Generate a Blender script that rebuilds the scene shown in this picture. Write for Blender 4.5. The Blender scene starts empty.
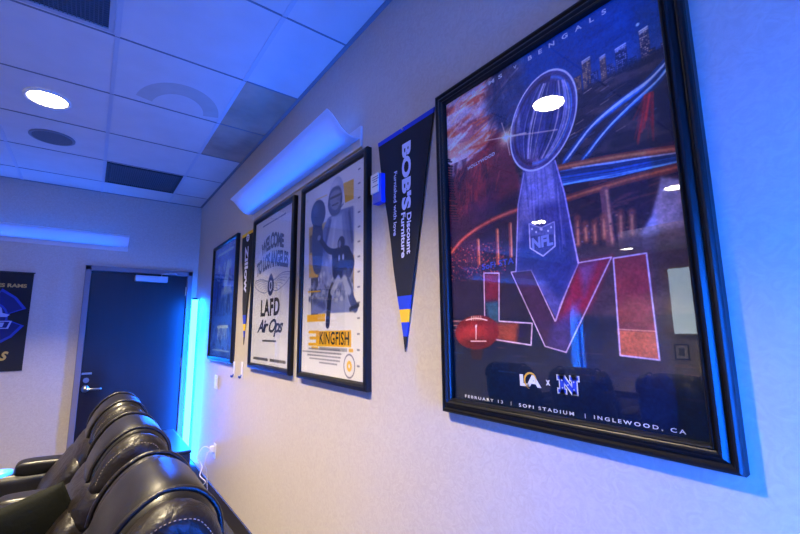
import bpy, bmesh, math, random
import numpy as np
from mathutils import Vector, Matrix
C = bpy.context.collection
scn = bpy.context.scene
PI = math.pi
random.seed(7)

# ------------------------------------------------------------------ camera
cam_d = bpy.data.cameras.new('camera'); cam = bpy.data.objects.new('camera', cam_d); C.objects.link(cam)
cam_d.sensor_width = 36.0; cam_d.lens = 409.2/800*36.0; cam_d.clip_start = 0.02
yaw, pit, rol = math.radians(37.085), math.radians(8.732), math.radians(-0.58)
fwd = Vector((math.sin(yaw)*math.cos(pit), math.cos(yaw)*math.cos(pit), math.sin(pit)))
rt = Vector((math.cos(yaw), -math.sin(yaw), 0)); up = rt.cross(fwd)
r2 = rt*math.cos(rol)+up*math.sin(rol); u2 = -rt*math.sin(rol)+up*math.cos(rol)
M = Matrix((r2, u2, -fwd)).transposed().to_4x4(); M.translation = Vector((-0.95, 0, 1.40))
cam.matrix_world = M
scn.camera = cam

# ------------------------------------------------------------------ world, exposure, light colours
w = bpy.data.worlds.new('world'); scn.world = w; w.use_nodes = True
w.node_tree.nodes['Background'].inputs[0].default_value = (0.1, 0.2, 0.9, 1)
w.node_tree.nodes['Background'].inputs[1].default_value = 0.02
scn.view_settings.view_transform = 'Standard'; scn.view_settings.look = 'None'
scn.view_settings.exposure = 0.0; scn.view_settings.gamma = 1.0; scn.view_settings.use_curve_mapping = False
WARM = (1.0, 0.82, 0.52); BLUE = (0.003, 0.125, 1.0)
P_DOWN = 98.0     # each ceiling downlight
P_SCONCE = 7.0    # each wall uplight
E_TUBE = 150.0     # corner tubes, emission

XL, YB, YE, H = -7.88, -0.66, 5.10, 2.84   # left wall, rear wall, end wall, ceiling

# ------------------------------------------------------------------ helpers
def srgb(c):
    if isinstance(c, str): c = tuple(int(c[i:i+2], 16) for i in (0, 2, 4))
    return tuple(((v/255/12.92) if v/255 <= .04045 else ((v/255+.055)/1.055)**2.4) for v in c)+(1,)
MATS = {}
def mat(name, col, rough=.6, metal=0, bump=0, bscale=50, var=0, vscale=3, coat=0, spec=.5, emit=None, es=0, bdist=.002, stretch=None, trans=0):
    if name in MATS: return MATS[name]
    m = bpy.data.materials.new(name); m.use_nodes = True; nt = m.node_tree; N = nt.nodes; L = nt.links
    b = N['Principled BSDF']; c = srgb(col)
    b.inputs['Base Color'].default_value = c; b.inputs['Roughness'].default_value = rough
    b.inputs['Metallic'].default_value = metal; b.inputs['Coat Weight'].default_value = coat
    b.inputs['Specular IOR Level'].default_value = spec
    if trans: b.inputs['Transmission Weight'].default_value = trans
    if emit: b.inputs['Emission Color'].default_value = emit+(1,); b.inputs['Emission Strength'].default_value = es
    tc = N.new('ShaderNodeTexCoord'); mp = N.new('ShaderNodeMapping'); L.new(tc.outputs['Object'], mp.inputs[0])
    if stretch: mp.inputs['Scale'].default_value = stretch
    if var:
        n = N.new('ShaderNodeTexNoise'); n.inputs['Scale'].default_value = vscale; n.inputs['Detail'].default_value = 5
        L.new(mp.outputs[0], n.inputs[0]); r = N.new('ShaderNodeValToRGB'); L.new(n.outputs[0], r.inputs[0])
        r.color_ramp.elements[0].position = .3; r.color_ramp.elements[1].position = .7
        r.color_ramp.elements[0].color = tuple(v*(1-var) for v in c[:3])+(1,); r.color_ramp.elements[1].color = tuple(min(1, v*(1+var)) for v in c[:3])+(1,)
        L.new(r.outputs[0], b.inputs['Base Color'])
    if bump:
        n = N.new('ShaderNodeTexNoise'); n.inputs['Scale'].default_value = bscale; n.inputs['Detail'].default_value = 6; n.inputs['Distortion'].default_value = .6
        L.new(mp.outputs[0], n.inputs[0]); bp = N.new('ShaderNodeBump'); bp.inputs['Strength'].default_value = bump; bp.inputs['Distance'].default_value = bdist
        L.new(n.outputs[0], bp.inputs['Height']); L.new(bp.outputs[0], b.inputs['Normal'])
    MATS[name] = m; return m
def paint_mat(name, rough=.45):
    if name in MATS: return MATS[name]
    m = bpy.data.materials.new(name); m.use_nodes = True; N = m.node_tree.nodes
    a = N.new('ShaderNodeVertexColor'); a.layer_name = 'ink'
    m.node_tree.links.new(a.outputs[0], N['Principled BSDF'].inputs['Base Color']); N['Principled BSDF'].inputs['Roughness'].default_value = rough
    N['Principled BSDF'].inputs['Specular IOR Level'].default_value = .2
    MATS[name] = m; return m

def link(name, bm, mats, parent=None, smooth=False, bevel=0, sub=0, loc=None):
    me = bpy.data.meshes.new(name)
    if isinstance(bm, bpy.types.Mesh): me = bm
    else:
        bmesh.ops.recalc_face_normals(bm, faces=bm.faces); bm.to_mesh(me); bm.free()
    if not isinstance(mats, (list, tuple)): mats = [mats]
    for m in mats: me.materials.append(m)
    o = bpy.data.objects.new(name, me); C.objects.link(o)
    if parent: o.parent = parent
    if smooth:
        for p in me.polygons: p.use_smooth = True
    if bevel:
        b = o.modifiers.new('bevel', 'BEVEL'); b.width = bevel; b.segments = 3; b.limit_method = 'ANGLE'
    if sub:
        s = o.modifiers.new('sub', 'SUBSURF'); s.levels = sub; s.render_levels = sub
    if loc: o.location = loc
    return o
def tag(o, label, cat, group=None, kind=None):
    o['label'] = label; o['category'] = cat
    if group: o['group'] = group
    if kind: o['kind'] = kind
    return o
def struct(o): o['kind'] = 'structure'; return o
def thing(name, label, cat, loc, rz=0, group=None):
    o = bpy.data.objects.new(name, None); C.objects.link(o); o.location = loc; o.rotation_euler = (0, 0, rz); o.empty_display_size = .1
    return tag(o, label, cat, group)
def copy_tree(o, parent=None):
    c = o.copy(); C.objects.link(c); c.parent = parent
    for ch in [x for x in bpy.data.objects if x.parent == o]: copy_tree(ch, c)
    return c
def box(bm, x0, x1, y0, y1, z0, z1, mi=0):
    vs = [bm.verts.new((x, y, z)) for x in (x0, x1) for y in (y0, y1) for z in (z0, z1)]
    for f in ((0,1,3,2),(4,6,7,5),(0,4,5,1),(2,3,7,6),(0,2,6,4),(1,5,7,3)):
        bm.faces.new([vs[i] for i in f]).material_index = mi
def nb(): return bmesh.new()
def bx(*a):
    b = nb(); box(b, *a); return b
def cyl(bm, p, axis, r, l, n=24, r2=None):
    ax = Vector(axis).normalized(); q = Vector((0, 0, 1)).rotation_difference(ax)
    r2 = r if r2 is None else r2; A = []; B = []
    for i in range(n):
        a = 2*PI*i/n; d = Vector((math.cos(a), math.sin(a), 0))
        A.append(bm.verts.new(Vector(p)+q@(d*r))); B.append(bm.verts.new(Vector(p)+q@(d*r2)+ax*l))
    for i in range(n): bm.faces.new((A[i], A[(i+1) % n], B[(i+1) % n], B[i]))
    bm.faces.new(A[::-1]); bm.faces.new(B)
def smoothpts(pts, closed, n=8):
    out = []; m = len(pts); rng = range(m if closed else m-1)
    g = (lambda i: Vector(pts[i % m])) if closed else (lambda i: Vector(pts[max(0, min(m-1, i))]))
    for i in rng:
        a, b, c, d = g(i-1), g(i), g(i+1), g(i+2)
        for k in range(n):
            t = k/n; out.append(.5*((2*b)+(-a+c)*t+(2*a-5*b+4*c-d)*t*t+(-a+3*b-3*c+d)*t**3))
    if not closed: out.append(g(m-1))
    return out
def tube(bm, pts, r, n=8, smooth=True):
    P = smoothpts(pts, False, 6) if smooth else [Vector(p) for p in pts]
    rings = []; prev = None
    for i, p in enumerate(P):
        t = (P[min(i+1, len(P)-1)]-P[max(i-1, 0)]).normalized()
        if prev is None: prev = t.orthogonal().normalized()
        s = (prev-t*prev.dot(t)).normalized(); prev = s; q = t.cross(s)
        rings.append([bm.verts.new(p+(s*math.cos(2*PI*k/n)+q*math.sin(2*PI*k/n))*r) for k in range(n)])
    for a, b in zip(rings, rings[1:]):
        for k in range(n): bm.faces.new((a[k], a[(k+1) % n], b[(k+1) % n], b[k]))
    bm.faces.new(rings[0][::-1]); bm.faces.new(rings[-1])
def loft(bm, prof, y0, y1, power=5, ns=16, wob=0, skew=None, nsm=5):
    """closed x,z outline swept along y, closing softly at both ends like a stuffed cushion"""
    P = smoothpts([(a, 0, b) for a, b in prof], True, nsm)
    cx = sum(p.x for p in P)/len(P); cz = sum(p.z for p in P)/len(P); rings = []
    for i in range(ns+1):
        t = -math.cos(PI*i/ns); s = max(.02, (1-abs(t)**power))**(1/power) if abs(t) < .999 else .35
        s = (1-abs(t)**power)**(1/2.2)*.65+.35
        y = (y0+y1)/2+t*(y1-y0)/2
        rings.append([bm.verts.new((cx+(p.x-cx)*s+random.uniform(-wob, wob), y, cz+(p.z-cz)*s+random.uniform(-wob, wob))) for p in P])
    m = len(P)
    for a, b in zip(rings, rings[1:]):
        for k in range(m): bm.faces.new((a[k], a[(k+1) % m], b[(k+1) % m], b[k]))
    bm.faces.new(rings[0][::-1]); bm.faces.new(rings[-1])

# ------------------------------------------------------------------ materials
def wall_material():
    m = bpy.data.materials.new('vinyl_wallpaper'); m.use_nodes = True; nt = m.node_tree; N = nt.nodes; L = nt.links; b = N['Principled BSDF']
    tc = N.new('ShaderNodeTexCoord')
    n1 = N.new('ShaderNodeTexNoise'); n1.inputs['Scale'].default_value = 28; n1.inputs['Detail'].default_value = 3; n1.inputs['Distortion'].default_value = 2.5
    n2 = N.new('ShaderNodeTexNoise'); n2.inputs['Scale'].default_value = 160; n2.inputs['Detail'].default_value = 4
    L.new(tc.outputs['Object'], n1.inputs[0]); L.new(tc.outputs['Object'], n2.inputs[0])
    r = N.new('ShaderNodeValToRGB'); L.new(n1.outputs[0], r.inputs[0]); r.color_ramp.elements[0].position = .35; r.color_ramp.elements[1].position = .65
    r.color_ramp.elements[0].color = srgb('b0a59c'); r.color_ramp.elements[1].color = srgb('b7aea4')
    L.new(r.outputs[0], b.inputs['Base Color']); b.inputs['Roughness'].default_value = .5; b.inputs['Specular IOR Level'].default_value = .35
    ad = N.new('ShaderNodeMath'); ad.operation = 'ADD'; L.new(n1.outputs[0], ad.inputs[0]); L.new(n2.outputs[0], ad.inputs[1])
    bp = N.new('ShaderNodeBump'); bp.inputs['Strength'].default_value = .35; bp.inputs['Distance'].default_value = .0015; L.new(ad.outputs[0], bp.inputs['Height']); L.new(bp.outputs[0], b.inputs['Normal'])
    return m
M_WALL = wall_material()
M_TILE = mat('ceiling_tile', 'bdbab8', .9, bump=.5, bscale=260, bdist=.002, var=.04, vscale=6)
M_TILE_ST = mat('stained_ceiling_tile', '9c8470', .9, bump=.5, bscale=260, bdist=.002, var=.26, vscale=4)
M_RING = mat('tile_water_ring', 'aaa49e', .9, bump=.4, bscale=260, var=.05, vscale=9)
M_GRID = mat('grid_metal', 'a9abb2', .45)
M_CARPET = mat('carpet', '2b2927', .95, bump=1, bscale=300, var=.25, vscale=60)
M_LEATHER = mat('black_leather', '110f0d', .36, bump=.35, bscale=230, bdist=.0012, spec=.33, var=.2, vscale=7)
M_LEATHER2 = mat('black_leather_soft', '130f0d', .40, bump=.8, bscale=20, bdist=.010, spec=.33)
M_THREAD = mat('seam_thread', '6d6558', .7)
M_PLASTIC = mat('black_plastic', '0e0e10', .35)
M_FRAME = mat('black_frame_lacquer', '0b0a09', .40, spec=.32)
M_WHITE = mat('white_plastic', 'd6d3cf', .4)
M_STEEL = mat('satin_steel', 'b9b6b0', .28, metal=1)
M_ALU = mat('grey_aluminium', 'b0b2b6', .35, metal=.6)
M_DOOR = mat('dark_door_laminate', '181315', .42, var=.12, vscale=2.5, stretch=(8, 8, .6), spec=.35)
M_DFRAME = mat('door_frame_paint', '6f6a70', .45)
M_BASE = mat('rubber_baseboard', '26221f', .5)

def glass_mat():
    m = bpy.data.materials.new('picture_glass'); m.use_nodes = True; N = m.node_tree.nodes; L = m.node_tree.links
    N.remove(N['Principled BSDF']); t = N.new('ShaderNodeBsdfTransparent'); g = N.new('ShaderNodeBsdfGlossy'); g.inputs['Roughness'].default_value = .012
    f = N.new('ShaderNodeFresnel'); mr = N.new('ShaderNodeMapRange'); ge = N.new('ShaderNodeNewGeometry'); L.new(ge.outputs['Backfacing'], mr.inputs[0]); mr.inputs['To Min'].default_value = 1.5; mr.inputs['To Max'].default_value = 1/1.5; L.new(mr.outputs[0], f.inputs['IOR']); mx = N.new('ShaderNodeMixShader')
    L.new(f.outputs[0], mx.inputs[0]); L.new(t.outputs[0], mx.inputs[1]); L.new(g.outputs[0], mx.inputs[2]); L.new(mx.outputs[0], N['Material Output'].inputs[0])
    return m
M_GLASS = glass_mat()

# ------------------------------------------------------------------ painting prints on fine vertex grids
class Canvas:
    gam = 1.0; con = 1.0; gain = (1, 1, 1)
    def __init__(s, w, h, col):
        s.w, s.h = w, h; s.a = np.zeros((h, w, 3)); s.a[:] = s.c(col); s.rs = np.random.RandomState(w+h)
        s.X, s.Y = np.meshgrid((np.arange(w)+.5), (np.arange(h)+.5))
    def c(s, col): return np.array([int(col[i:i+2], 16)/255 for i in (0, 2, 4)])
    def p(s, q): return (q[0]*s.w, (1-q[1])*s.h)
    def mix(s, m, col, al, sl=None):
        m = np.clip(m*al, 0, 1)[..., None]; col = s.c(col) if isinstance(col, str) else col
        if sl is None: s.a = s.a*(1-m)+col*m
        else: s.a[sl] = s.a[sl]*(1-m)+col*m
    def sl(s, xs, ys, pad):
        x0 = max(0, int(min(xs)-pad)); x1 = min(s.w, int(max(xs)+pad)+2); y0 = max(0, int(min(ys)-pad)); y1 = min(s.h, int(max(ys)+pad)+2)
        return (slice(y0, max(y0+1, y1)), slice(x0, max(x0+1, x1)))
    def noise(s, nx, ny, seed=0, oct=1):
        r = np.random.RandomState(seed); out = 0; amp = 1; tot = 0
        for o in range(oct):
            g = r.rand(ny+2, nx+2); xi = s.X/s.w*nx; yi = s.Y/s.h*ny; x0 = np.minimum(xi.astype(int), nx); y0 = np.minimum(yi.astype(int), ny); fx = xi-x0; fy = yi-y0
            fx = fx*fx*(3-2*fx); fy = fy*fy*(3-2*fy)
            out = out+amp*((g[y0, x0]*(1-fx)+g[y0, x0+1]*fx)*(1-fy)+(g[y0+1, x0]*(1-fx)+g[y0+1, x0+1]*fx)*fy); tot += amp; amp *= .5; nx *= 2; ny *= 2
        return out/tot
    def seg(s, sl, a, b):
        X, Y = s.X[sl], s.Y[sl]; dx, dy = b[0]-a[0], b[1]-a[1]; L2 = dx*dx+dy*dy+1e-9
        t = np.clip(((X-a[0])*dx+(Y-a[1])*dy)/L2, 0, 1); return np.hypot(X-a[0]-t*dx, Y-a[1]-t*dy)
    def line(s, pts, wd, col, al=1, soft=.8, curve=False):
        if curve: pts = [(p.x, p.y) for p in smoothpts([(q[0], q[1], 0) for q in pts], False, 6)]
        P = [s.p(q) for q in pts]; sl = s.sl([p[0] for p in P], [p[1] for p in P], wd+soft*3+1); d = None
        for a, b in zip(P, P[1:]):
            e = s.seg(sl, a, b); d = e if d is None else np.minimum(d, e)
        s.mix(np.clip((wd/2+soft-d)/(soft*2), 0, 1), col, al, sl)
    def mask(s, pts, sl):
        X, Y = s.X[sl], s.Y[sl]; ins = np.zeros(X.shape, bool); P = [s.p(q) for q in pts]; n = len(P)
        for i in range(n):
            (x0, y0), (x1, y1) = P[i], P[(i+1) % n]
            if abs(y1-y0) < 1e-9: continue
            ins ^= ((y0 > Y) != (y1 > Y)) & (X < (x1-x0)*(Y-y0)/(y1-y0)+x0)
        return ins
    def poly(s, pts, col, al=1, soft=.6, curve=False, edge=None, ew=1.2, mod=None):
        if curve: pts = [(p.x, p.y) for p in smoothpts([(q[0], q[1], 0) for q in pts], True, 6)]
        P = [s.p(q) for q in pts]; sl = s.sl([p[0] for p in P], [p[1] for p in P], soft*2+2); ins = s.mask(pts, sl); d = None
        for i in range(len(P)):
            e = s.seg(sl, P[i], P[(i+1) % len(P)]); d = e if d is None else np.minimum(d, e)
        sd = np.where(ins, d, -d); m = np.clip(.5+sd/(2*soft), 0, 1)
        if mod is not None: m = m*mod[sl]
        s.mix(m, col, al, sl)
        if edge: s.mix(np.clip((ew/2+.6-d)/1.2, 0, 1), edge, 1, sl)
    def ell(s, c, rx, ry, ang, col, al=1, soft=1, edge=None, ew=1.5):
        c = s.p(c); sl = s.sl([c[0]-max(rx, ry), c[0]+max(rx, ry)], [c[1]-max(rx, ry), c[1]+max(rx, ry)], soft*2+2)
        X, Y = s.X[sl]-c[0], s.Y[sl]-c[1]; a = math.radians(ang); x = X*math.cos(a)+Y*math.sin(a); y = -X*math.sin(a)+Y*math.cos(a)
        d = (1-np.hypot(x/rx, y/ry))*min(rx, ry); s.mix(np.clip(.5+d/(2*soft), 0, 1), col, al, sl)
        if edge: s.mix(np.clip((ew/2+.6-abs(d))/1.2, 0, 1), edge, 1, sl)
    def glow(s, c, r, col, al=1, ry=None):
        c = s.p(c); ry = ry or r; d = ((s.X-c[0])/r)**2+((s.Y-c[1])/ry)**2; s.mix(np.exp(-d), col, al)
    def mesh(s, name, y0, y1, z0, z1):
        """vertex grid: y0 = left edge as seen, y1 = right edge"""
        h, w = s.h, s.w; co = np.zeros((h, w, 3), np.float32); co[..., 1] = y0+(y1-y0)*(np.arange(w)/(w-1))[None, :]; co[..., 2] = z1+(z0-z1)*(np.arange(h)/(h-1))[:, None]
        me = bpy.data.meshes.new(name); me.vertices.add(h*w); me.vertices.foreach_set('co', co.ravel())
        idx = np.arange(h*w).reshape(h, w); q = np.stack([idx[:-1, :-1], idx[:-1, 1:], idx[1:, 1:], idx[1:, :-1]], -1).reshape(-1, 4); nf = len(q)
        me.loops.add(nf*4); me.polygons.add(nf); me.loops.foreach_set('vertex_index', q.ravel().astype(np.int32)); me.polygons.foreach_set('loop_start', (np.arange(nf)*4).astype(np.int32)); me.update(calc_edges=True)
        at = me.color_attributes.new('ink', 'FLOAT_COLOR', 'POINT'); a = np.clip(s.a, 0, 1)**s.gam; a = np.clip(.5+(a-.5)*s.con, 0, 1) if s.con != 1 else a; a = np.clip(a*np.array(s.gain), 0, 1); lin = np.where(a <= .04045, a/12.92, ((a+.055)/1.055)**2.4)
        at.data.foreach_set('color', np.concatenate([lin, np.ones((h, w, 1))], -1).astype(np.float32).ravel()); return me
_tc = {}
def text_polys(txt, shear=0, bold=0, spacing=1.0):
    """glyph outlines as a triangulated point list, height normalised to 1 capital"""
    k = (txt, shear, bold, spacing)
    if k in _tc: return _tc[k]
    cu = bpy.data.curves.new('t', 'FONT'); cu.body = txt; cu.size = 1; cu.shear = shear; cu.offset = bold; cu.space_character = spacing; cu.resolution_u = 4
    ob = bpy.data.objects.new('t', cu); C.objects.link(ob); dg = bpy.context.evaluated_depsgraph_get(); e = ob.evaluated_get(dg); me = e.to_mesh()
    vs = [tuple(v.co) for v in me.vertices]; fs = [tuple(p.vertices) for p in me.polygons]; e.to_mesh_clear(); bpy.data.objects.remove(ob); bpy.data.curves.remove(cu)
    xs = [v[0] for v in vs]; ys = [v[1] for v in vs]; x0, x1, y0, y1 = min(xs), max(xs), min(ys), max(ys)
    vs = [((x-x0)/(x1-x0), (y-y0)/(y1-y0)) for x, y, _ in vs]; _tc[k] = (vs, fs); return _tc[k]
def put_text(bm, txt, fn, mi, shear=0, bold=0, spacing=1.0):
    """fn maps (s,t) in the unit box of the word to a point"""
    vs, fs = text_polys(txt, shear, bold, spacing); V = [bm.verts.new(fn(a, b)) for a, b in vs]
    for f in fs:
        try: bm.faces.new([V[i] for i in f]).material_index = mi
        except ValueError: pass
def flat(bm, pts, mi):
    try: bm.faces.new([bm.verts.new(p) for p in pts]).material_index = mi
    except ValueError: pass

# frame moulding: profile swept round a rectangle, with mitred corners
def frame_mesh(y0, y1, z0, z1, prof):
    """prof: list of (inward offset, height off the wall)"""
    bm = nb(); rings = []
    for d, hgt in prof: rings.append([bm.verts.new((-hgt, y, z)) for y, z in ((y0-d, z0+d), (y1+d, z0+d), (y1+d, z1-d), (y0-d, z1-d))])
    for a, b in zip(rings, rings[1:]):
        for k in range(4): bm.faces.new((a[k], a[(k+1) % 4], b[(k+1) % 4], b[k]))
    return bm
PROF_BIG = [(0, 0), (0, .022), (.003, .027), (.008, .030), (.014, .030), (.018, .026), (.022, .025), (.027, .030), (.034, .035), (.040, .036), (.044, .032), (.047, .0305), (.0505, .033), (.054, .032), (.057, .028), (.0575, .014), (.0575, 0)]
PROF_SLIM = [(0, 0), (0, .024), (.003, .028), (.012, .031), (.018, .031), (.021, .028), (.024, .028), (.028, .024), (.030, .018), (.030, 0)]
def framed(name, label, cat, y0, y1, z0, z1, prof, cv, texts=None, tmats=(), art=None):
    """y0 = left (far) edge, y1 = right (near) edge, outer size"""
    t = thing(name, label, cat, (0, (y0+y1)/2, z0))
    link('frame', frame_mesh(y0, y1, z0, z1, prof), M_FRAME, t).location = (0, -(y0+y1)/2, -z0)
    off = (0, -(y0+y1)/2, -z0); ay0, ay1, az0, az1 = art
    me = cv.mesh('print', ay0+.01, ay1-.01, az0-.01, az1+.01) if False else cv.mesh('print', ay0, ay1, az0, az1)
    W = ay0-ay1; Hh = az1-az0
    bm = bmesh.new(); bm.from_mesh(me)
    xp = -.014
    for v in bm.verts: v.co.x = xp
    if texts: texts(bm, lambda u, v, d=0: Vector((xp-.0006-d, ay0-u*W, az0+v*Hh)))
    me2 = bpy.data.meshes.new('print'); bm.to_mesh(me2); bm.free(); bpy.data.meshes.remove(me)
    o = link('print', me2, [paint_mat('printed_paper')]+list(tmats), t); o.location = off
    o2 = link('backing', bx(-.012, -.002, ay1-.012, ay0+.012, az0-.012, az1+.012), M_PLASTIC, t); o2.location = off
    g = link('glass_pane', bx(-.0185, -.0165, ay1-.006, ay0+.006, az0-.006, az1+.006), M_GLASS, t); g.location = off
    return t
# ------------------------------------------------------------------ the room
GX = [-.955+.61*k for k in range(-11, 2)]; GY = [2.28+.61*k for k in range(-6, 5)]
struct(link('floor', bx(XL-.1, .1, YB-.1, YE+.1, -.1, 0), M_CARPET))
struct(link('wall_right', bx(0, .1, YB-.1, YE+.1, 0, H), M_WALL))
struct(link('wall_left', bx(XL-.1, XL, YB-.1, YE+.1, 0, H), M_WALL))
struct(link('wall_rear', bx(XL, 0, YB-.1, YB, 0, H), M_WALL))
DX0, DX1, DZ = -1.02, -.055, 2.07
bm = nb(); box(bm, XL, DX0, YE, YE+.1, 0, H); box(bm, DX1, 0, YE, YE+.1, 0, H); box(bm, DX0, DX1, YE, YE+.1, DZ, H)
struct(link('wall_end', bm, M_WALL))
# ceiling: panels between the bars, some stained, two left open for the grilles
xs = [XL]+[g for g in GX if XL+.03 < g < -.03]+[0]; ys = [YB]+[g for g in GY if YB+.03 < g < YE-.03]+[YE]
bm = nb()
for i in range(len(xs)-1):
    for j in range(len(ys)-1):
        st = xs[i] > -.4 and 2.2 < ys[j] < 3.0
        sm = False
        box(bm, xs[i], xs[i+1], ys[j], ys[j+1], H, H+.02, 1 if (st or sm) else 0)
# pale curved water mark on the tile left of the stained ones
P = []
for k in range(25):
    a = PI*(0.05+.9*k/24); P.append((-.60+.24*math.cos(a), 2.87-.34*math.sin(a)))
Q = []
for k in range(25):
    a = PI*(.95-.9*k/24); Q.append((-.60+.15*math.cos(a), 2.88-.22*math.sin(a)))
for k in range(24): flat(bm, [(P[k][0], P[k][1], H-.0008), (P[k+1][0], P[k+1][1], H-.0008), (Q[23-k][0], Q[23-k][1], H-.0008), (Q[24-k][0], Q[24-k][1], H-.0008)], 2)
struct(link('ceiling', bm, [M_TILE, M_TILE_ST, M_RING]))
bm = nb()
for x in xs[1:-1]: box(bm, x-.011, x+.011, YB, YE, H-.003, H+.004)
struct(link('trim_1', bm, M_GRID))
bm = nb()
for y in ys[1:-1]: box(bm, XL, 0, y-.0045, y+.0045, H-.003, H+.004)
box(bm, -.022, 0, YB, YE, H-.004, H+.004); box(bm, XL, 0, YE-.022, YE, H-.004, H+.004); box(bm, XL, 0, YB, YB+.022, H-.004, H+.004); box(bm, XL, XL+.022, YB, YE, H-.004, H+.004)
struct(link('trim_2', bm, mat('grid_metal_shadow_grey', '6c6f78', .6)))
struct(link('baseboard_right', bx(-.012, 0, YB, YE, 0, .12), M_BASE, bevel=.004))
struct(link('baseboard_left', bx(XL, XL+.012, YB, YE, 0, .12), M_BASE, bevel=.004))
struct(link('baseboard_rear', bx(XL, 0, YB, YB+.012, 0, .12), M_BASE, bevel=.004))
struct(link('baseboard_end', bx(XL, DX0, YE-.012, YE, 0, .12), M_BASE, bevel=.004))
# door: leaf with frame, lever, lock, closer and hinges
door = struct(link('door_1', bx(DX0+.05, DX1-.05, YE+.02, YE+.065, .005, DZ-.05), M_DOOR, bevel=.002))
bm = nb(); box(bm, DX0, DX0+.048, YE-.022, YE+.1, 0, DZ); box(bm, DX1-.048, DX1, YE-.022, YE+.1, 0, DZ); box(bm, DX0, DX1, YE-.022, YE+.1, DZ-.048, DZ)
box(bm, DX0+.048, DX0+.062, YE+.066, YE+.1, 0, DZ-.048); box(bm, DX1-.062, DX1-.048, YE+.066, YE+.1, 0, DZ-.048); box(bm, DX0+.04, DX1-.04, YE+.066, YE+.1, DZ-.062, DZ-.048)
link('door_frame', bm, M_DFRAME, door, bevel=.003)
bm = nb(); cyl(bm, (-.925, YE+.02, .865), (0, -1, 0), .033, .012); cyl(bm, (-.925, YE+.01, .865), (0, -1, 0), .012, .05)
tube(bm, [(-.925, YE-.038, .865), (-.88, YE-.042, .865), (-.82, YE-.04, .862), (-.80, YE-.03, .862)], .009)
link('door_handle', bm, M_STEEL, door, smooth=True)
bm = nb(); cyl(bm, (-.925, YE+.02, .945), (0, -1, 0), .024, .016); box(bm, -.928, -.922, YE-.006, YE+.004, .93, .96)
link('deadbolt', bm, M_STEEL, door)
link('door_plate', bx(-.965, -.885, YE+.012, YE+.02, 1.0, 1.018), M_STEEL, door, bevel=.002)
bm = nb(); box(bm, -.60, -.30, YE-.045, YE+.018, 1.935, 2.0)
o = link('door_closer', bm, M_ALU, door, bevel=.006)
bm = nb(); tube(bm, [(-.36, YE-.03, 2.0), (-.36, YE-.035, 2.02), (-.28, YE-.09, 2.028), (-.22, YE-.05, 2.03), (-.24, YE-.01, 2.045)], .007, smooth=False)
link('closer_arm', bm, M_ALU, o)
for z in (.25, 1.02, 1.8):
    bm = nb(); cyl(bm, (DX1-.05, YE+.012, z), (0, 0, 1), .009, .1, 12); link('hinge', bm, M_STEEL, door)
# ------------------------------------------------------------------ ceiling fittings
def area(name, loc, rot, sx, sy, power, col, parent, spread=PI, shape='RECTANGLE'):
    l = bpy.data.lights.new(name, 'AREA'); l.shape = shape; l.size = sx
    if shape == 'RECTANGLE': l.size_y = sy
    l.energy = power; l.color = col; l.spread = spread
    o = bpy.data.objects.new(name, l); C.objects.link(o); o.location = loc; o.rotation_euler = rot
    if parent: o.parent = parent
    return o
M_LENS = mat('lit_downlight_lens', 'fff4e0', .5, emit=(1.0, .86, .64), es=52)
DL = [(-1.335, 1.37), (-1.268, 3.18), (-3.83, 1.53), (-3.87, 3.18), (-6.9, 1.53), (-6.9, 3.39)]
DLN = {(-1.335, 1.37): 'lit round ceiling downlight nearest above the big framed football poster', (-1.268, 3.18): 'lit round recessed downlight in the ceiling beside the round speaker grille',
       (-3.83, 1.53): 'downlight in the middle of the room mirrored in the big poster glass, nearer one', (-3.87, 3.18): 'downlight in the middle of the room, farther one towards the door wall',
       (-6.9, 1.53): 'downlight closest to the far left wall above the white screen', (-6.9, 3.39): 'downlight by the far left wall towards the end wall corner'}
for x, y in DL:
    t = thing('ceiling_downlight', DLN[(x, y)], 'ceiling light', (x, y, H-.012), 0, 'round ceiling downlights')
    bm = nb(); rings = []
    for r, z in ((.118, .0119), (.118, .004), (.108, 0), (.098, .001), (.094, .008)): rings.append([bm.verts.new((r*math.cos(2*PI*k/40), r*math.sin(2*PI*k/40), z)) for k in range(40)])
    for a, b in zip(rings, rings[1:]):
        for k in range(40): bm.faces.new((a[k], a[(k+1) % 40], b[(k+1) % 40], b[k]))
    link('trim_ring', bm, M_WHITE, t, smooth=True)
    bm = nb(); cyl(bm, (0, 0, .004), (0, 0, 1), .096, .007, 40); link('lens', bm, M_LENS, t)
    area('lamp', (0, 0, -.004), (0, 0, 0), .17, .17, P_DOWN, WARM, t, spread=math.radians(108), shape='DISK')
t = thing('ceiling_speaker', 'grey round perforated speaker grille flush in the ceiling tile', 'speaker', (-1.28, 3.83, H-.008))
bm = nb(); cyl(bm, (0, 0, .0), (0, 0, 1), .118, .0078, 40); link('grille', bm, mat('speaker_mesh', '55585c', .7, bump=1, bscale=500), t)
bm = nb(); rings = []
for r, z in ((.135, .0078), (.135, .002), (.122, -.001), (.116, .002)): rings.append([bm.verts.new((r*math.cos(2*PI*k/40), r*math.sin(2*PI*k/40), z)) for k in range(40)])
for a, b in zip(rings, rings[1:]):
    for k in range(40): bm.faces.new((a[k], a[(k+1) % 40], b[(k+1) % 40], b[k]))
link('rim', bm, mat('speaker_rim', '6c6f74', .5), t, smooth=True)
M_DARKV = mat('vent_dark', '1b1d22', .6); M_VF = mat('vent_frame', '9a9ca2', .5)
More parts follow.
